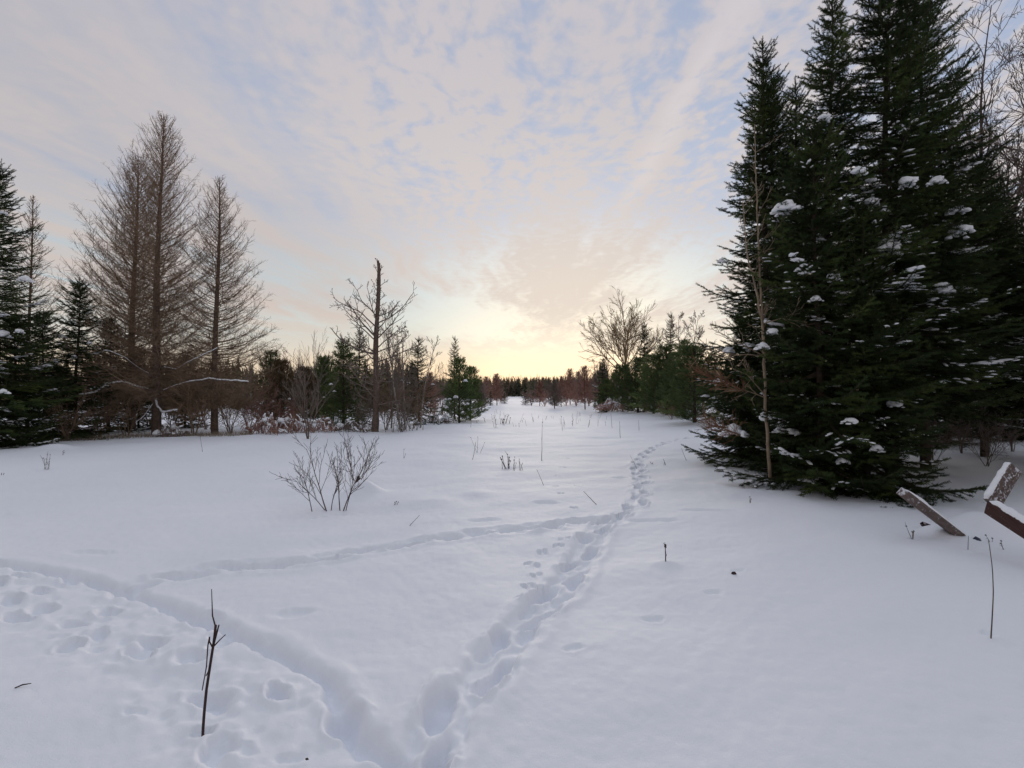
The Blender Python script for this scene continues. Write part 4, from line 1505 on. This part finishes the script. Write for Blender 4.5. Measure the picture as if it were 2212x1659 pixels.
# ------------------------------------------------------------------ far wood closing the horizon (nobody could count it)
def far_wood():
    g = np.random.default_rng(900)
    mb = MB()

    def conifer(x, y, h, w, mi):
        z0 = gz(x, y)
        n = 46
        for i in range(n):
            t = (i + g.uniform()) / n
            a = g.uniform(0, 6.28)
            r = w * (1 - t) ** .8 + .12
            hh = z0 + h * (.06 + .94 * t)
            o = np.array([math.cos(a), math.sin(a), 0])
            s = np.array([-o[1], o[0], 0]) * r * .42
            p = np.array([x, y, hh])
            mb.add([p - s + o * r * .5, p + s + o * r * .5, p + o * r * 1.1 + [0, 0, -.18 * r], p + [0, 0, h * .10]], [(0, 1, 2), (0, 1, 3)], None, mi)

    def bare(x, y, h, mi):
        z0 = gz(x, y)
        prm = dict(levels=2, count=[10, 5], ratio=[.4, .45], start=[.2, .2], wig=.07, up=[.04, .06, .04], angle=(22, 42), fall=.5, rmin=.016, rratio=.5, n=6)
        grow(mb, g, [x, y, z0], [g.uniform(-.05, .05), 0, 1], h, .07, 0, prm, mi)
    for i in range(1500):
        Y = g.uniform(95, 190)
        px = g.uniform(-100, 2300) if i < 900 else g.uniform(880, 1310)
        if 900 < px < 1290:
            Y = g.uniform(135, 215)
            if 1088 < px < 1138:
                Y = g.uniform(185, 225)
            h = g.uniform(4.2, 6.0) * Y / 160
        else:
            h = g.uniform(5.0, 8.5) * Y / 130
        x = (px - 1106) / F * Y
        if g.uniform() < .62:
            conifer(x, Y, h, h * .27, 0 if g.uniform() < .7 else 1)
        else:
            bare(x, Y, h * 1.02, 2 if g.uniform() < .5 else 3)
    for i in range(260):        # shoulders of the wood nearer the field
        side = g.uniform() < .55
        Y = g.uniform(36, 80)
        px = g.uniform(-50, 900) if side else g.uniform(1420, 2250)
        x = (px - 1106) / F * Y
        h = g.uniform(2.6, 4.2) * (1 + (Y - 36) / 70)
        if g.uniform() < .5:
            conifer(x, Y, h, h * .30, 0)
        else:
            bare(x, Y, h * 1.1, 2 if g.uniform() < .6 else 3)
    o = link('far_wood', mb.mesh('far_wood', [M['needle_far'], M['needle_pale'], M['twig_red'], M['twig_grey']]))
    tag(o, 'distant mixed wood closing the far side of the snow field', 'wood', kind='stuff')


far_wood()

# ------------------------------------------------------------------ bare trees behind the spruces, top right
M['twig_dark'] = mat_var('dark_bare_twigs', (0.06, 0.045, 0.042), (0.14, 0.105, 0.09), 3.0, 0.85, 0.1)
TALL = dict(DECID, levels=3, trunk_count=30, trunk_start=.18, trunk_ratio=.34, el=(30, 62), cm=M['twig_dark'], count=[8, 7, 6], rmin=.0055, wig=.10)
TALLK = [tree_kit(331, 12.0, .10, TALL, M['twig_dark'], 'tall_bare'), tree_kit(332, 11.0, .09, TALL, M['twig_dark'], 'tall_bare')]
for i, (px, Y, s, tl, lb) in enumerate([(2085, 14.5, 1.0, (0, .02), 'slender bare tree just right of the ragged spruce'), (2165, 16.0, 1.05, (0, -.05), 'bare tree with upright boughs near the right photo edge'),
                                        (2235, 15.0, 1.0, (0, -.08), 'bare tree leaning in at the upper right corner'), (2130, 19.0, 1.0, (0, .03), 'bare tree farther back between the two edge trees'),
                                        (2205, 18.0, 1.1, (0, .02), 'bare tree rising straight up at the upper right corner'), (2180, 22.0, 1.1, (0, -.03), 'farthest bare tree in the upper right behind the others'), (2100, 17.0, .95, (0, .05), 'bare tree leaning right beside the ragged spruce')]):
    near_copy(TALLK[i % 2], 'bare_tree', lb, 'bare tree', G(px, Y), i * 1.7, s, 'tall bare trees behind the spruces', tl)

# ------------------------------------------------------------------ tan sapling stems in front of the spruces
def sapling():
    g = np.random.default_rng(64)
    root = thing('aspen_sapling', 'pale tan twin stemmed sapling standing in front of the dark spruces', 'sapling', G(1664, 8.6))
    Y = 8.6
    L = lambda pts: np.array(loc_px(root, pts, Y))
    pm = dict(levels=2, count=[5, 3], ratio=[.4, .4], start=[.25, .2], wig=.10, up=[.03, .04, .03], angle=(25, 50), fall=.5, rmin=.0035, rratio=.55, n=9)

    def stem(pts, r0, r1, nm):
        p = resample3(L(pts), .12)
        p[1:-1] += g.normal(0, .006, (len(p) - 2, 3))
        mb = MB()
        mb.tube(p, np.linspace(r0, r1, len(p)), 7)
        for k in range(int(len(p) * .55)):
            i = g.integers(int(len(p) * .3), len(p) - 1)
            d = unit([g.uniform(-1, 1), g.uniform(-1, .3), g.uniform(.2, 1.2)])
            grow(mb, g, p[i], d, g.uniform(.15, .5), .006, 1, pm)
        link(nm, mb.mesh('stem', M['bark_tan'], True), root)
        return p
    stem([(1664, 1035, 0), (1658, 940, 0), (1653, 860, 0), (1650, 770, 0), (1644, 640, 0), (1638, 520, 0), (1634, 400, 0), (1630, 268, 0)], .030, .005, 'stem')
    stem([(1652, 800, 0), (1648, 700, -.05), (1630, 610, -.1), (1612, 540, -.1), (1608, 470, -.1), (1604, 425, -.1)], .022, .006, 'stem')
    mb = MB()
    for pts in ([(1650, 770, 0), (1612, 765, -.15), (1570, 770, -.3), (1520, 748, -.4)], [(1648, 700, 0), (1690, 690, -.2), (1720, 697, -.3)], [(1651, 858, 0), (1620, 845, -.15), (1590, 835, -.25)],
                [(1650, 770, 0), (1590, 740, -.2), (1545, 715, -.35)], [(1650, 850, 0), (1610, 805, -.2), (1565, 790, -.3)]):
        p = resample3(L(pts), .1)
        p[1:] += np.cumsum(g.normal(0, .006, (len(p) - 1, 3)), 0)
        mb.tube(p, np.linspace(.011, .004, len(p)), 5)
        for k in range(7):
            i = g.integers(len(p) // 3, len(p))
            grow(mb, g, p[i], unit(unit(p[-1] - p[0]) + g.normal(0, .5, 3)), g.uniform(.2, .45), .005, 1, pm)
    link('bough', mb.mesh('sapling_boughs', M['bark_tan']), root)
    for nm, pts, w in (('dead_spray', [(1612, 845, -.2), (1560, 825, -.45), (1515, 805, -.6)], 70), ('dead_spray', [(1600, 940, -.2), (1560, 925, -.4), (1520, 915, -.55)], 60)):
        mb = MB()
        p = resample3(L(pts), .05)
        mb.tube(p, np.linspace(.009, .004, len(p)), 4)
        for k in range(w):
            i = g.integers(1, len(p))
            d = unit(unit(p[-1] - p[0]) + g.normal(0, .45, 3))
            grow(mb, g, p[i], d, g.uniform(.15, .42), .0035, 1, dict(pm, rmin=.0028))
        o = link(nm, mb.mesh('dead_spray', M['twig_orange']), root)
        o['label'] = 'rusty dead twig spray'
    return root


sapling()

# ------------------------------------------------------------------ foreground shrub in the snow
def shrub(loc, stems, seed, label, mat, prm, name='shrub', cat='shrub'):
    g = np.random.default_rng(seed)
    root = thing(name, label, cat, loc)
    for (x0, y0, d, L, r) in stems:
        r *= .8
        mb = MB()
        z0 = gz(loc.x + x0, loc.y + y0) - loc.z - .05
        grow(mb, g, [x0, y0, z0], unit(d), L, r, 0, prm)
        link('stem', mb.mesh('shrub_stem', mat), root)
    return root


SHP = dict(levels=2, count=[8, 5], ratio=[.55, .40], start=[.22, .2], wig=.07, up=[.02, .05, .03], angle=(20, 44), fall=.4, rmin=.0024, rratio=.5, taper=.3, n=10)
c0 = P(708, 1104)
shrub(c0, [(-.20, -.02, (-.25, 0, 1), .70, .010), (0.0, 0, (-.42, .1, 1), .98, .014), (.03, .03, (.05, .2, 1), .62, .010), (.17, .03, (-.12, .1, 1), .80, .012),
           (.20, .02, (.45, 0, 1), .88, .013), (.23, .05, (.2, -.15, 1), .75, .010), (-.02, .05, (-.75, -.1, 1), .75, .009)],
      71, 'bare dark shrub of several forked stems standing in the open snow', M['twig_shrub'], SHP)
c1 = P(772, 1040)
shrub(c1, [(-.05, 0, (-.1, 0, 1), .85, .011), (.05, .02, (.3, 0, 1), .75, .010), (.02, 0, (.7, .1, .9), .6, .009), (-.03, 0, (-.5, .1, 1), .7, .010)],
      72, 'smaller bare shrub behind the larger one growing by a snow hump', M['twig_shrub'], SHP)
o = link('broken_stub', None)
bpy.data.objects.remove(o)
mb = MB()
mb.tube(np.array([[0, 0, -.06], [.02, 0, .04], [.05, .01, .12]]), [.03, .026, .02], 7)
mb.tube(np.array([[.02, 0, .04], [.09, -.02, .09]]), [.014, .008], 5)
o = link('tree_stub', mb.mesh('tree_stub', M['stick']))
o.location = P(768, 1068)
tag(o, 'dark broken stub poking from the snow hump beside the shrub', 'stub')


# ------------------------------------------------------------------ single stems, weeds and tufts
def poly_px(pts, Y):
    return [tuple(atY(px, py, Y + dy)) for px, py, dy in pts]


def stick_thing(name, label, cat, base_px, parts, mat, group=None):
    """parts: list of (part name or None, [(px, py, dy)...], r0, r1); coordinates follow the photo at the depth of the foot"""
    b = P(*base_px)
    root = thing(name, label, cat, b, group=group)
    for nm, pts, r0, r1 in parts:
        p = np.array([tuple(Vector(q) - b) for q in poly_px(pts, b.y)])
        if nm == 'stem':
            p = np.vstack([p[:1] - [0, 0, .10], p])
        if len(p) > 2:
            p = resample3(np.vstack([p, p[-1:] + 1e-5]), max(.01, np.linalg.norm(p[-1] - p[0]) / 14))
        mb = MB()
        mb.tube(p, np.linspace(r0, r1, len(p)), 6)
        link(nm, mb.mesh(nm, mat, True), root)
    return root


stick_thing('dead_stick', 'dark broken stick standing in the foreground snow with a bent side twig', 'stick', (438, 1577), [
    ('stem', [(438, 1585, 0), (441, 1540, 0), (446, 1490, 0), (455, 1430, 0), (463, 1380, 0), (466, 1350, 0)], .0065, .0058),
    ('twig', [(465, 1352, 0), (459, 1330, 0), (458, 1300, 0), (457, 1272, 0)], .0035, .0015),
    ('twig', [(462, 1390, 0), (473, 1350, -.02)], .005, .003),
    ('twig', [(463, 1395, 0), (475, 1382, -.02), (488, 1370, -.03)], .0035, .002),
    ('twig', [(460, 1400, 0), (452, 1385, -.03), (453, 1375, -.03), (449, 1395, -.03), (446, 1440, -.04), (436, 1495, -.05)], .0035, .0025),
    ('twig', [(455, 1430, 0), (450, 1450, -.02), (444, 1462, -.03)], .003, .002)], M['stick'])
stick_thing('weed_stalk', 'thin curved brown stalk standing alone in the snow at the right', 'stalk', (2140, 1380), [
    ('stem', [(2140, 1388, 0), (2143, 1340, 0), (2146, 1280, 0), (2144, 1230, 0), (2139, 1190, 0), (2135, 1165, 0)], .0045, .002)], M['twig_weed'])
mb = MB()
mb.tube(np.array([[-.03, 0, .005], [0, .005, .014], [.035, .012, .012]]), [.003, .004, .002], 5)
o = link('fallen_twig', mb.mesh('fallen_twig', M['stick']))
o.location = P(47, 1486)
o.rotation_euler = (0, 0, .3)
tag(o, 'short dark twig lying on the snow at the lower left', 'twig')
for (px, py, s, lb) in [(1585, 1240, .022, 'tiny dark bark scrap on the snow right of the main trail'), (663, 1641, .008, 'tiny dark speck of bark on the trodden snow at the bottom')]:
    mb = MB()
    tv, tf = BLOBS[1]
    mb.stamp(tv, tf, (np.diag([s, s * .6, s])).astype(float)[None], np.zeros((1, 3)))
    o = link('bark_scrap', mb.mesh('bark_scrap', M['stick']))
    p = P(px, py)
    o.location = (p.x, p.y, p.z + s * .2)
    tag(o, lb, 'bark')


def weed(px, py, h, lean, seed, label, n=1, spread=.05, branch=0, mat='twig_weed', r=.004, group=None, name='weed_stalk', cat='weed'):
    g = np.random.default_rng(seed)
    b = P(px, py)
    mb = MB()
    for i in range(n):
        a = g.uniform(0, 6.28)
        x0 = np.array([math.cos(a) * spread * g.uniform(0, 1), math.sin(a) * spread * .5 * g.uniform(0, 1), -.03])
        hh = h * (1 if n == 1 else g.uniform(.45, 1.05))
        d = unit([lean + (g.normal(0, .22) if n > 1 else 0), g.normal(0, .1), 1])
        k = 7
        s = np.linspace(0, 1, k)
        p = x0 + d * (s * hh)[:, None] + np.cumsum(g.normal(0, .008 * hh, (k, 3)), 0)
        mb.tube(p, np.linspace(r, r * .5, k), 4)
        for c in range(branch):
            j = g.integers(2, k)
            dd = unit(d + g.normal(0, .5, 3))
            mb.tube(np.array([p[j], p[j] + dd * hh * g.uniform(.12, .3)]), [r * .6, r * .4], 3)
            if c == 0:
                tv, tf = DUSTS[0]
                mb.stamp(tv, tf, (np.diag([r * 2.2, r * 2.2, r * 6]))[None], p[-1][None])
    o = link(name, mb.mesh(name, M[mat]))
    o.location = b
    tag(o, label, cat, group)
    return o


weed(105, 1014, .32, 0, 1, 'small dry weed clump below the left edge spruce', 6, .10, 2, r=.005)
weed(437, 976, .45, -.02, 2, 'single dry stalk in front of the slim larch', 1, 0, 1, r=.006)
weed(1098, 1013, .34, -.05, 3, 'tuft of dark dry stems in the middle of the field', 9, .14, 2, 'stick', .006, name='weed_tuft', cat='weed')
weed(1122, 1016, .30, .05, 4, 'thin brown stems right of the dark tuft', 6, .16, 2, r=.004, name='weed_tuft', cat='weed')
weed(1170, 995, .55, 0, 5, 'straight lone stalk right of the dark tuft', 1, 0, 0, r=.007)
weed(1170, 950, .62, 0, 6, 'straight stalk with a dark seed head behind the lone stalk', 1, 0, 2, r=.008)
weed(1020, 993, .48, .22, 7, 'leaning stalk left of the dark tuft', 1, 0, 0, r=.006)
weed(1035, 978, .5, .1, 8, 'faint forked stalk left of the dark tuft', 3, .12, 1, r=.004)
weed(1293, 1090, .30, -1.0, 9, 'thin stalk leaning far to the left beside the trail', 1, 0, 0, r=.005)
weed(880, 1136, .22, .9, 10, 'short stalk leaning to the right near the crossing trail', 1, 0, 0, r=.004)
weed(1176, 1048, .34, -.45, 11, 'bent stalk below the dark tuft', 1, 0, 0, r=.004)
weed(872, 990, .26, 0, 12, 'faint short stalk right of the shrubs', 2, .03, 1, r=.004)
weed(852, 1090, .12, .2, 13, 'tiny dry sprig right of the big shrub', 3, .04, 1, r=.004, name='weed_sprig', cat='weed')
weed(1437, 1212, .17, .12, 14, 'small twig sprout on a snow bump right of the trail', 2, .02, 2, 'stick', .005, name='weed_sprig', cat='weed')
weed(1973, 1164, .20, -.12, 15, 'small dry sprig in front of the tilted timber', 4, .03, 1, r=.004, name='weed_sprig', cat='weed')
weed(2090, 1187, .17, .1, 16, 'short bent stem between the two tilted timbers', 1, 0, 0, r=.005, name='weed_sprig', cat='weed')
weed(2170, 1168, .16, -.1, 17, 'short stem under the red brown timber', 2, .03, 1, r=.004, name='weed_sprig', cat='weed')
weed(2148, 1170, .13, -.3, 18, 'thin arched stem beside the buried timber hump', 2, .04, 1, r=.004, name='weed_sprig', cat='weed')
weed(1438, 1005, .22, -.1, 19, 'two crossed stems by the trail near the big spruces', 2, .05, 0, 'stick', .006, name='weed_sprig', cat='weed')
weed(1410, 1003, .10, 0, 20, 'tiny stems left of the two crossed stems', 4, .08, 0, r=.005, name='weed_sprig', cat='weed')
weed(1484, 995, .34, -.35, 21, 'leaning stalk by the edge of the big spruces', 1, 0, 0, r=.005)
weed(1376, 1012, .34, -.5, 22, 'leaning stalk left of the trail beyond the crossing', 1, 0, 0, r=.004)
weed(1620, 1087, .12, 0, 23, 'tiny sprig on the snow below the big spruces', 3, .04, 1, r=.004, name='weed_sprig', cat='weed')
weed(1215, 930, .62, -.03, 24, 'dark stalk beyond the lone stalks toward the far field', 1, 0, 1, r=.008)
weed(1340, 946, .62, -.08, 25, 'stalk in the field left of the big spruces', 1, 0, 0, r=.008)
weed(1322, 925, .7, -.05, 26, 'stalk standing toward the cut branch heap', 1, 0, 0, r=.009)
weed(1380, 930, .5, -.05, 27, 'short stalk right of the stalk toward the branch heap', 1, 0, 0, r=.008)
weed(135, 983, .2, .1, 28, 'tiny sprig near the snow hump at the left edge spruce', 3, .06, 1, r=.005, name='weed_sprig', cat='weed')
weed(3, 1026, .12, .4, 29, 'dark twig at the left photo edge', 2, .05, 0, 'stick', .008, name='weed_sprig', cat='weed')
g0 = np.random.default_rng(33)
for i in range(46):
    px = g0.uniform(1010, 1330)
    py = g0.uniform(893, 925)
    weed(px, py, g0.uniform(.18, .5), g0.normal(0, .15), 100 + i, 'thin dry stalk in the scatter of weeds on the far snow', int(g0.integers(1, 3)), .1, int(g0.integers(0, 3)), r=g0.uniform(.005, .009),
         group='thin stalks scattered over the far snow')
weed(1085, 915, .5, .1, 170, 'bent brown weeds right of the lone dark pine', 9, .6, 2, r=.012, name='weed_tuft', cat='weed')
weed(870, 932, .75, .05, 171, 'upright dry stems at the foot of the pale stemmed birch', 16, .9, 2, r=.010, name='weed_tuft', cat='weed')


def grass_strip():
    """dry grass sticking out of the snow along the foot of the larches"""
    g = np.random.default_rng(44)
    mb = MB()
    for i in range(2600):
        px = g.uniform(110, 545)
        Y = np.interp(px, [110, 300, 545], [16.6, 18.3, 18.8]) + abs(g.normal(0, .7))
        b = G(px, Y)
        h = g.uniform(.06, .26)
        d = unit([g.normal(0, .4), g.normal(0, .4), 1])
        s = np.array([.006, 0, 0])
        p = np.array(b) - [0, 0, .02]
        mb.add([p - s, p + s, p + d * h], [(0, 1, 2)], None, 0)
    o = link('dry_grass', mb.mesh('dry_grass', M['grass']))
    tag(o, 'short dry grass poking through snow under the larches', 'grass', kind='stuff')


grass_strip()


# ------------------------------------------------------------------ tilted timbers at the right
def wood_mat(name, c1, c2, frost):
    m, k = new_mat(name)
    b = pbsdf(k, .8, .2)
    tc = k.n('ShaderNodeTexCoord')
    mp = k.n('ShaderNodeMapping')
    k.lk(tc.outputs['Object'], mp.inputs[0])
    mp.inputs['Scale'].default_value = (3, 30, 30)
    grain = k.noise(mp.outputs[0], 2.0, 5, .6)
    c = k.ramp(grain, [(.3, c1), (.7, c2)], 'LINEAR')
    if frost > 0:
        fr = k.noise(tc.outputs['Object'], 26.0, 5, .7, .5)
        gm = k.n('ShaderNodeNewGeometry')
        sx = k.n('ShaderNodeSeparateXYZ')
        k.lk(gm.outputs['Normal'], sx.inputs[0])
        fr = k.math('ADD', fr, k.math('MULTIPLY', sx.outputs[2], .16))
        fm = k.smooth(fr, .66 - frost * .3, .74 - frost * .3)
        c = k.mix(k.math('MULTIPLY', fm, .85), c, (.72, .72, .76))
    k.lk(c, b.inputs['Base Color'])
    bp = k.n('ShaderNodeBump')
    bp.inputs['Strength'].default_value = .5
    bp.inputs['Distance'].default_value = .004
    k.lk(grain, bp.inputs['Height'])
    k.lk(bp.outputs[0], b.inputs['Normal'])
    return m


M['timber_red'] = wood_mat('red_brown_timber', (.050, .024, .023), (.095, .048, .042), .10)
M['timber_frost'] = wood_mat('frosted_timber', (.085, .060, .052), (.18, .135, .118), .44)


def bevel_box(name, size, mat, parent, bev=.008, seg=2):
    import bmesh
    bm = bmesh.new()
    bmesh.ops.create_cube(bm, size=1.0)
    for v in bm.verts:
        v.co = Vector((v.co.x * size[0], v.co.y * size[1], v.co.z * size[2]))
    bmesh.ops.bevel(bm, geom=bm.edges[:], offset=bev, segments=seg, affect='EDGES', profile=.6)
    me = bpy.data.meshes.new(name)
    bm.to_mesh(me)
    bm.free()
    me.materials.append(mat)
    return link(name, me, parent)


def snow_ridge(L, w, h, seed, name='snow_cap'):
    """uneven snow lying along the top of a timber (local x along it)"""
    g = np.random.default_rng(seed)
    n, m = 46, 9
    X = np.linspace(-L / 2, L / 2, n)
    V = []
    wv = w / 2 * (1 + .16 * np.convolve(g.normal(0, 1, n + 4), np.ones(5) / 3, 'valid'))
    hv = h * (1 + .35 * np.convolve(g.normal(0, 1, n + 4), np.ones(5) / 4, 'valid')) * sst(0, .05, L / 2 - np.abs(X) + .015)
    for i in range(n):
        for j in range(m):
            a = math.pi * j / (m - 1)
            c = math.cos(a)
            V.append((X[i], wv[i] * math.copysign(abs(c) ** .7, c), hv[i] * math.sin(a) ** .7 - .004))
    f = [(i * m + j, (i + 1) * m + j, (i + 1) * m + j + 1, i * m + j + 1) for i in range(n - 1) for j in range(m - 1)]
    mb = MB()
    mb.add(V, None, f)
    return mb.mesh(name, M['snow_clump'], True)


def beam_between(root, a, b, size, mat, nm, capw, caph, seed, roll=0.0):
    """timber from a to b (world), parented to root with a snow cap on its upper face"""
    a, b = Vector(a), Vector(b)
    d = (b - a)
    L = d.length
    x = d.normalized()
    z = Vector((0, 0, 1))
    y = z.cross(x).normalized()
    z = x.cross(y)
    from mathutils import Matrix
    mt = Matrix((x, y, z)).transposed().to_4x4()
    mt = mt @ Matrix.Rotation(roll, 4, 'X')
    mt.translation = (a + b) / 2
    o = bevel_box(nm, (L, size[0], size[1]), mat, root)
    o.matrix_local = Matrix.Translation(-root.location) @ mt
    c = link('snow_cap', snow_ridge(L * .97, capw, caph, seed), o)
    c.location = (0, 0, size[1] / 2)
    return o


# beam rising to the left out of the snow
foot = P(2082, 1152)
root = thing('tilted_beam', 'square red brown timber jutting up leftwards from the snow with frost on top', 'timber', foot)
ba = atY(1950, 1064, foot.y - .45)
beam_between(root, ba, ba + (foot + Vector((.12, .1, -.10)) - ba) * 1.4, (.10, .085), M['timber_frost'], 'beam', .09, .022, 5, R(24))
mb = MB()
mb.tube(np.array([[-.10, 0, .03], [.06, .02, -.03]]), [.028, .028], 4)
o = link('board_end', mb.mesh('board_end', M['timber_red']))
o.location = P(2010, 1146)
tag(o, 'dark end of a buried board poking out left of the tilted beam', 'board')
M['sheet'] = mat_var('dark_navy', (.010, .012, .035), (.03, .03, .075), 12, .5, .4)  # dark navy colour for a small crumpled sheet at the snow hump
mb = MB()
g1 = np.random.default_rng(12)
gx, gy = np.meshgrid(np.linspace(-.16, .16, 15), np.linspace(0, .14, 8))
gzz = .05 + .35 * gy + .02 * np.sin(gx * 40) + g1.normal(0, .006, gx.shape) - 1.2 * gx ** 2
q_ = np.arange(7)[:, None] * 15 + np.arange(14)[None]
mb.add(np.stack([gx, gy, gzz], -1).reshape(-1, 3), None, np.stack([q_, q_ + 1, q_ + 16, q_ + 15], -1).reshape(-1, 4))
o = link('navy_sheet', mb.mesh('navy_sheet', M['sheet'], True))
o.location = P(2155, 1172) + Vector((0, 0, -.078))
tag(o, 'dark navy sheet at the snow hump below the timbers', 'sheet')
# crossed timbers at the frame edge: one rising, one running out to the right
e = P(2150, 1168)
Yb = e.y - .25
corner = atY(2138, 1092, Yb)
root = thing('crossed_timbers', 'frosted board and dark red timber meeting in a corner at the right edge', 'timber', Vector((corner.x + .35, Yb, gz(corner.x + .35, Yb))))
beam_between(root, atY(2141, 1090, Yb + .05), atY(2190, 1009, Yb + .12), (.05, .18), M['timber_frost'], 'board', .06, .02, 8, R(-6))
beam_between(root, atY(2138, 1094, Yb - .05), atY(2300, 1196, Yb - .75), (.09, .15), M['timber_red'], 'beam', .085, .025, 9, R(4))
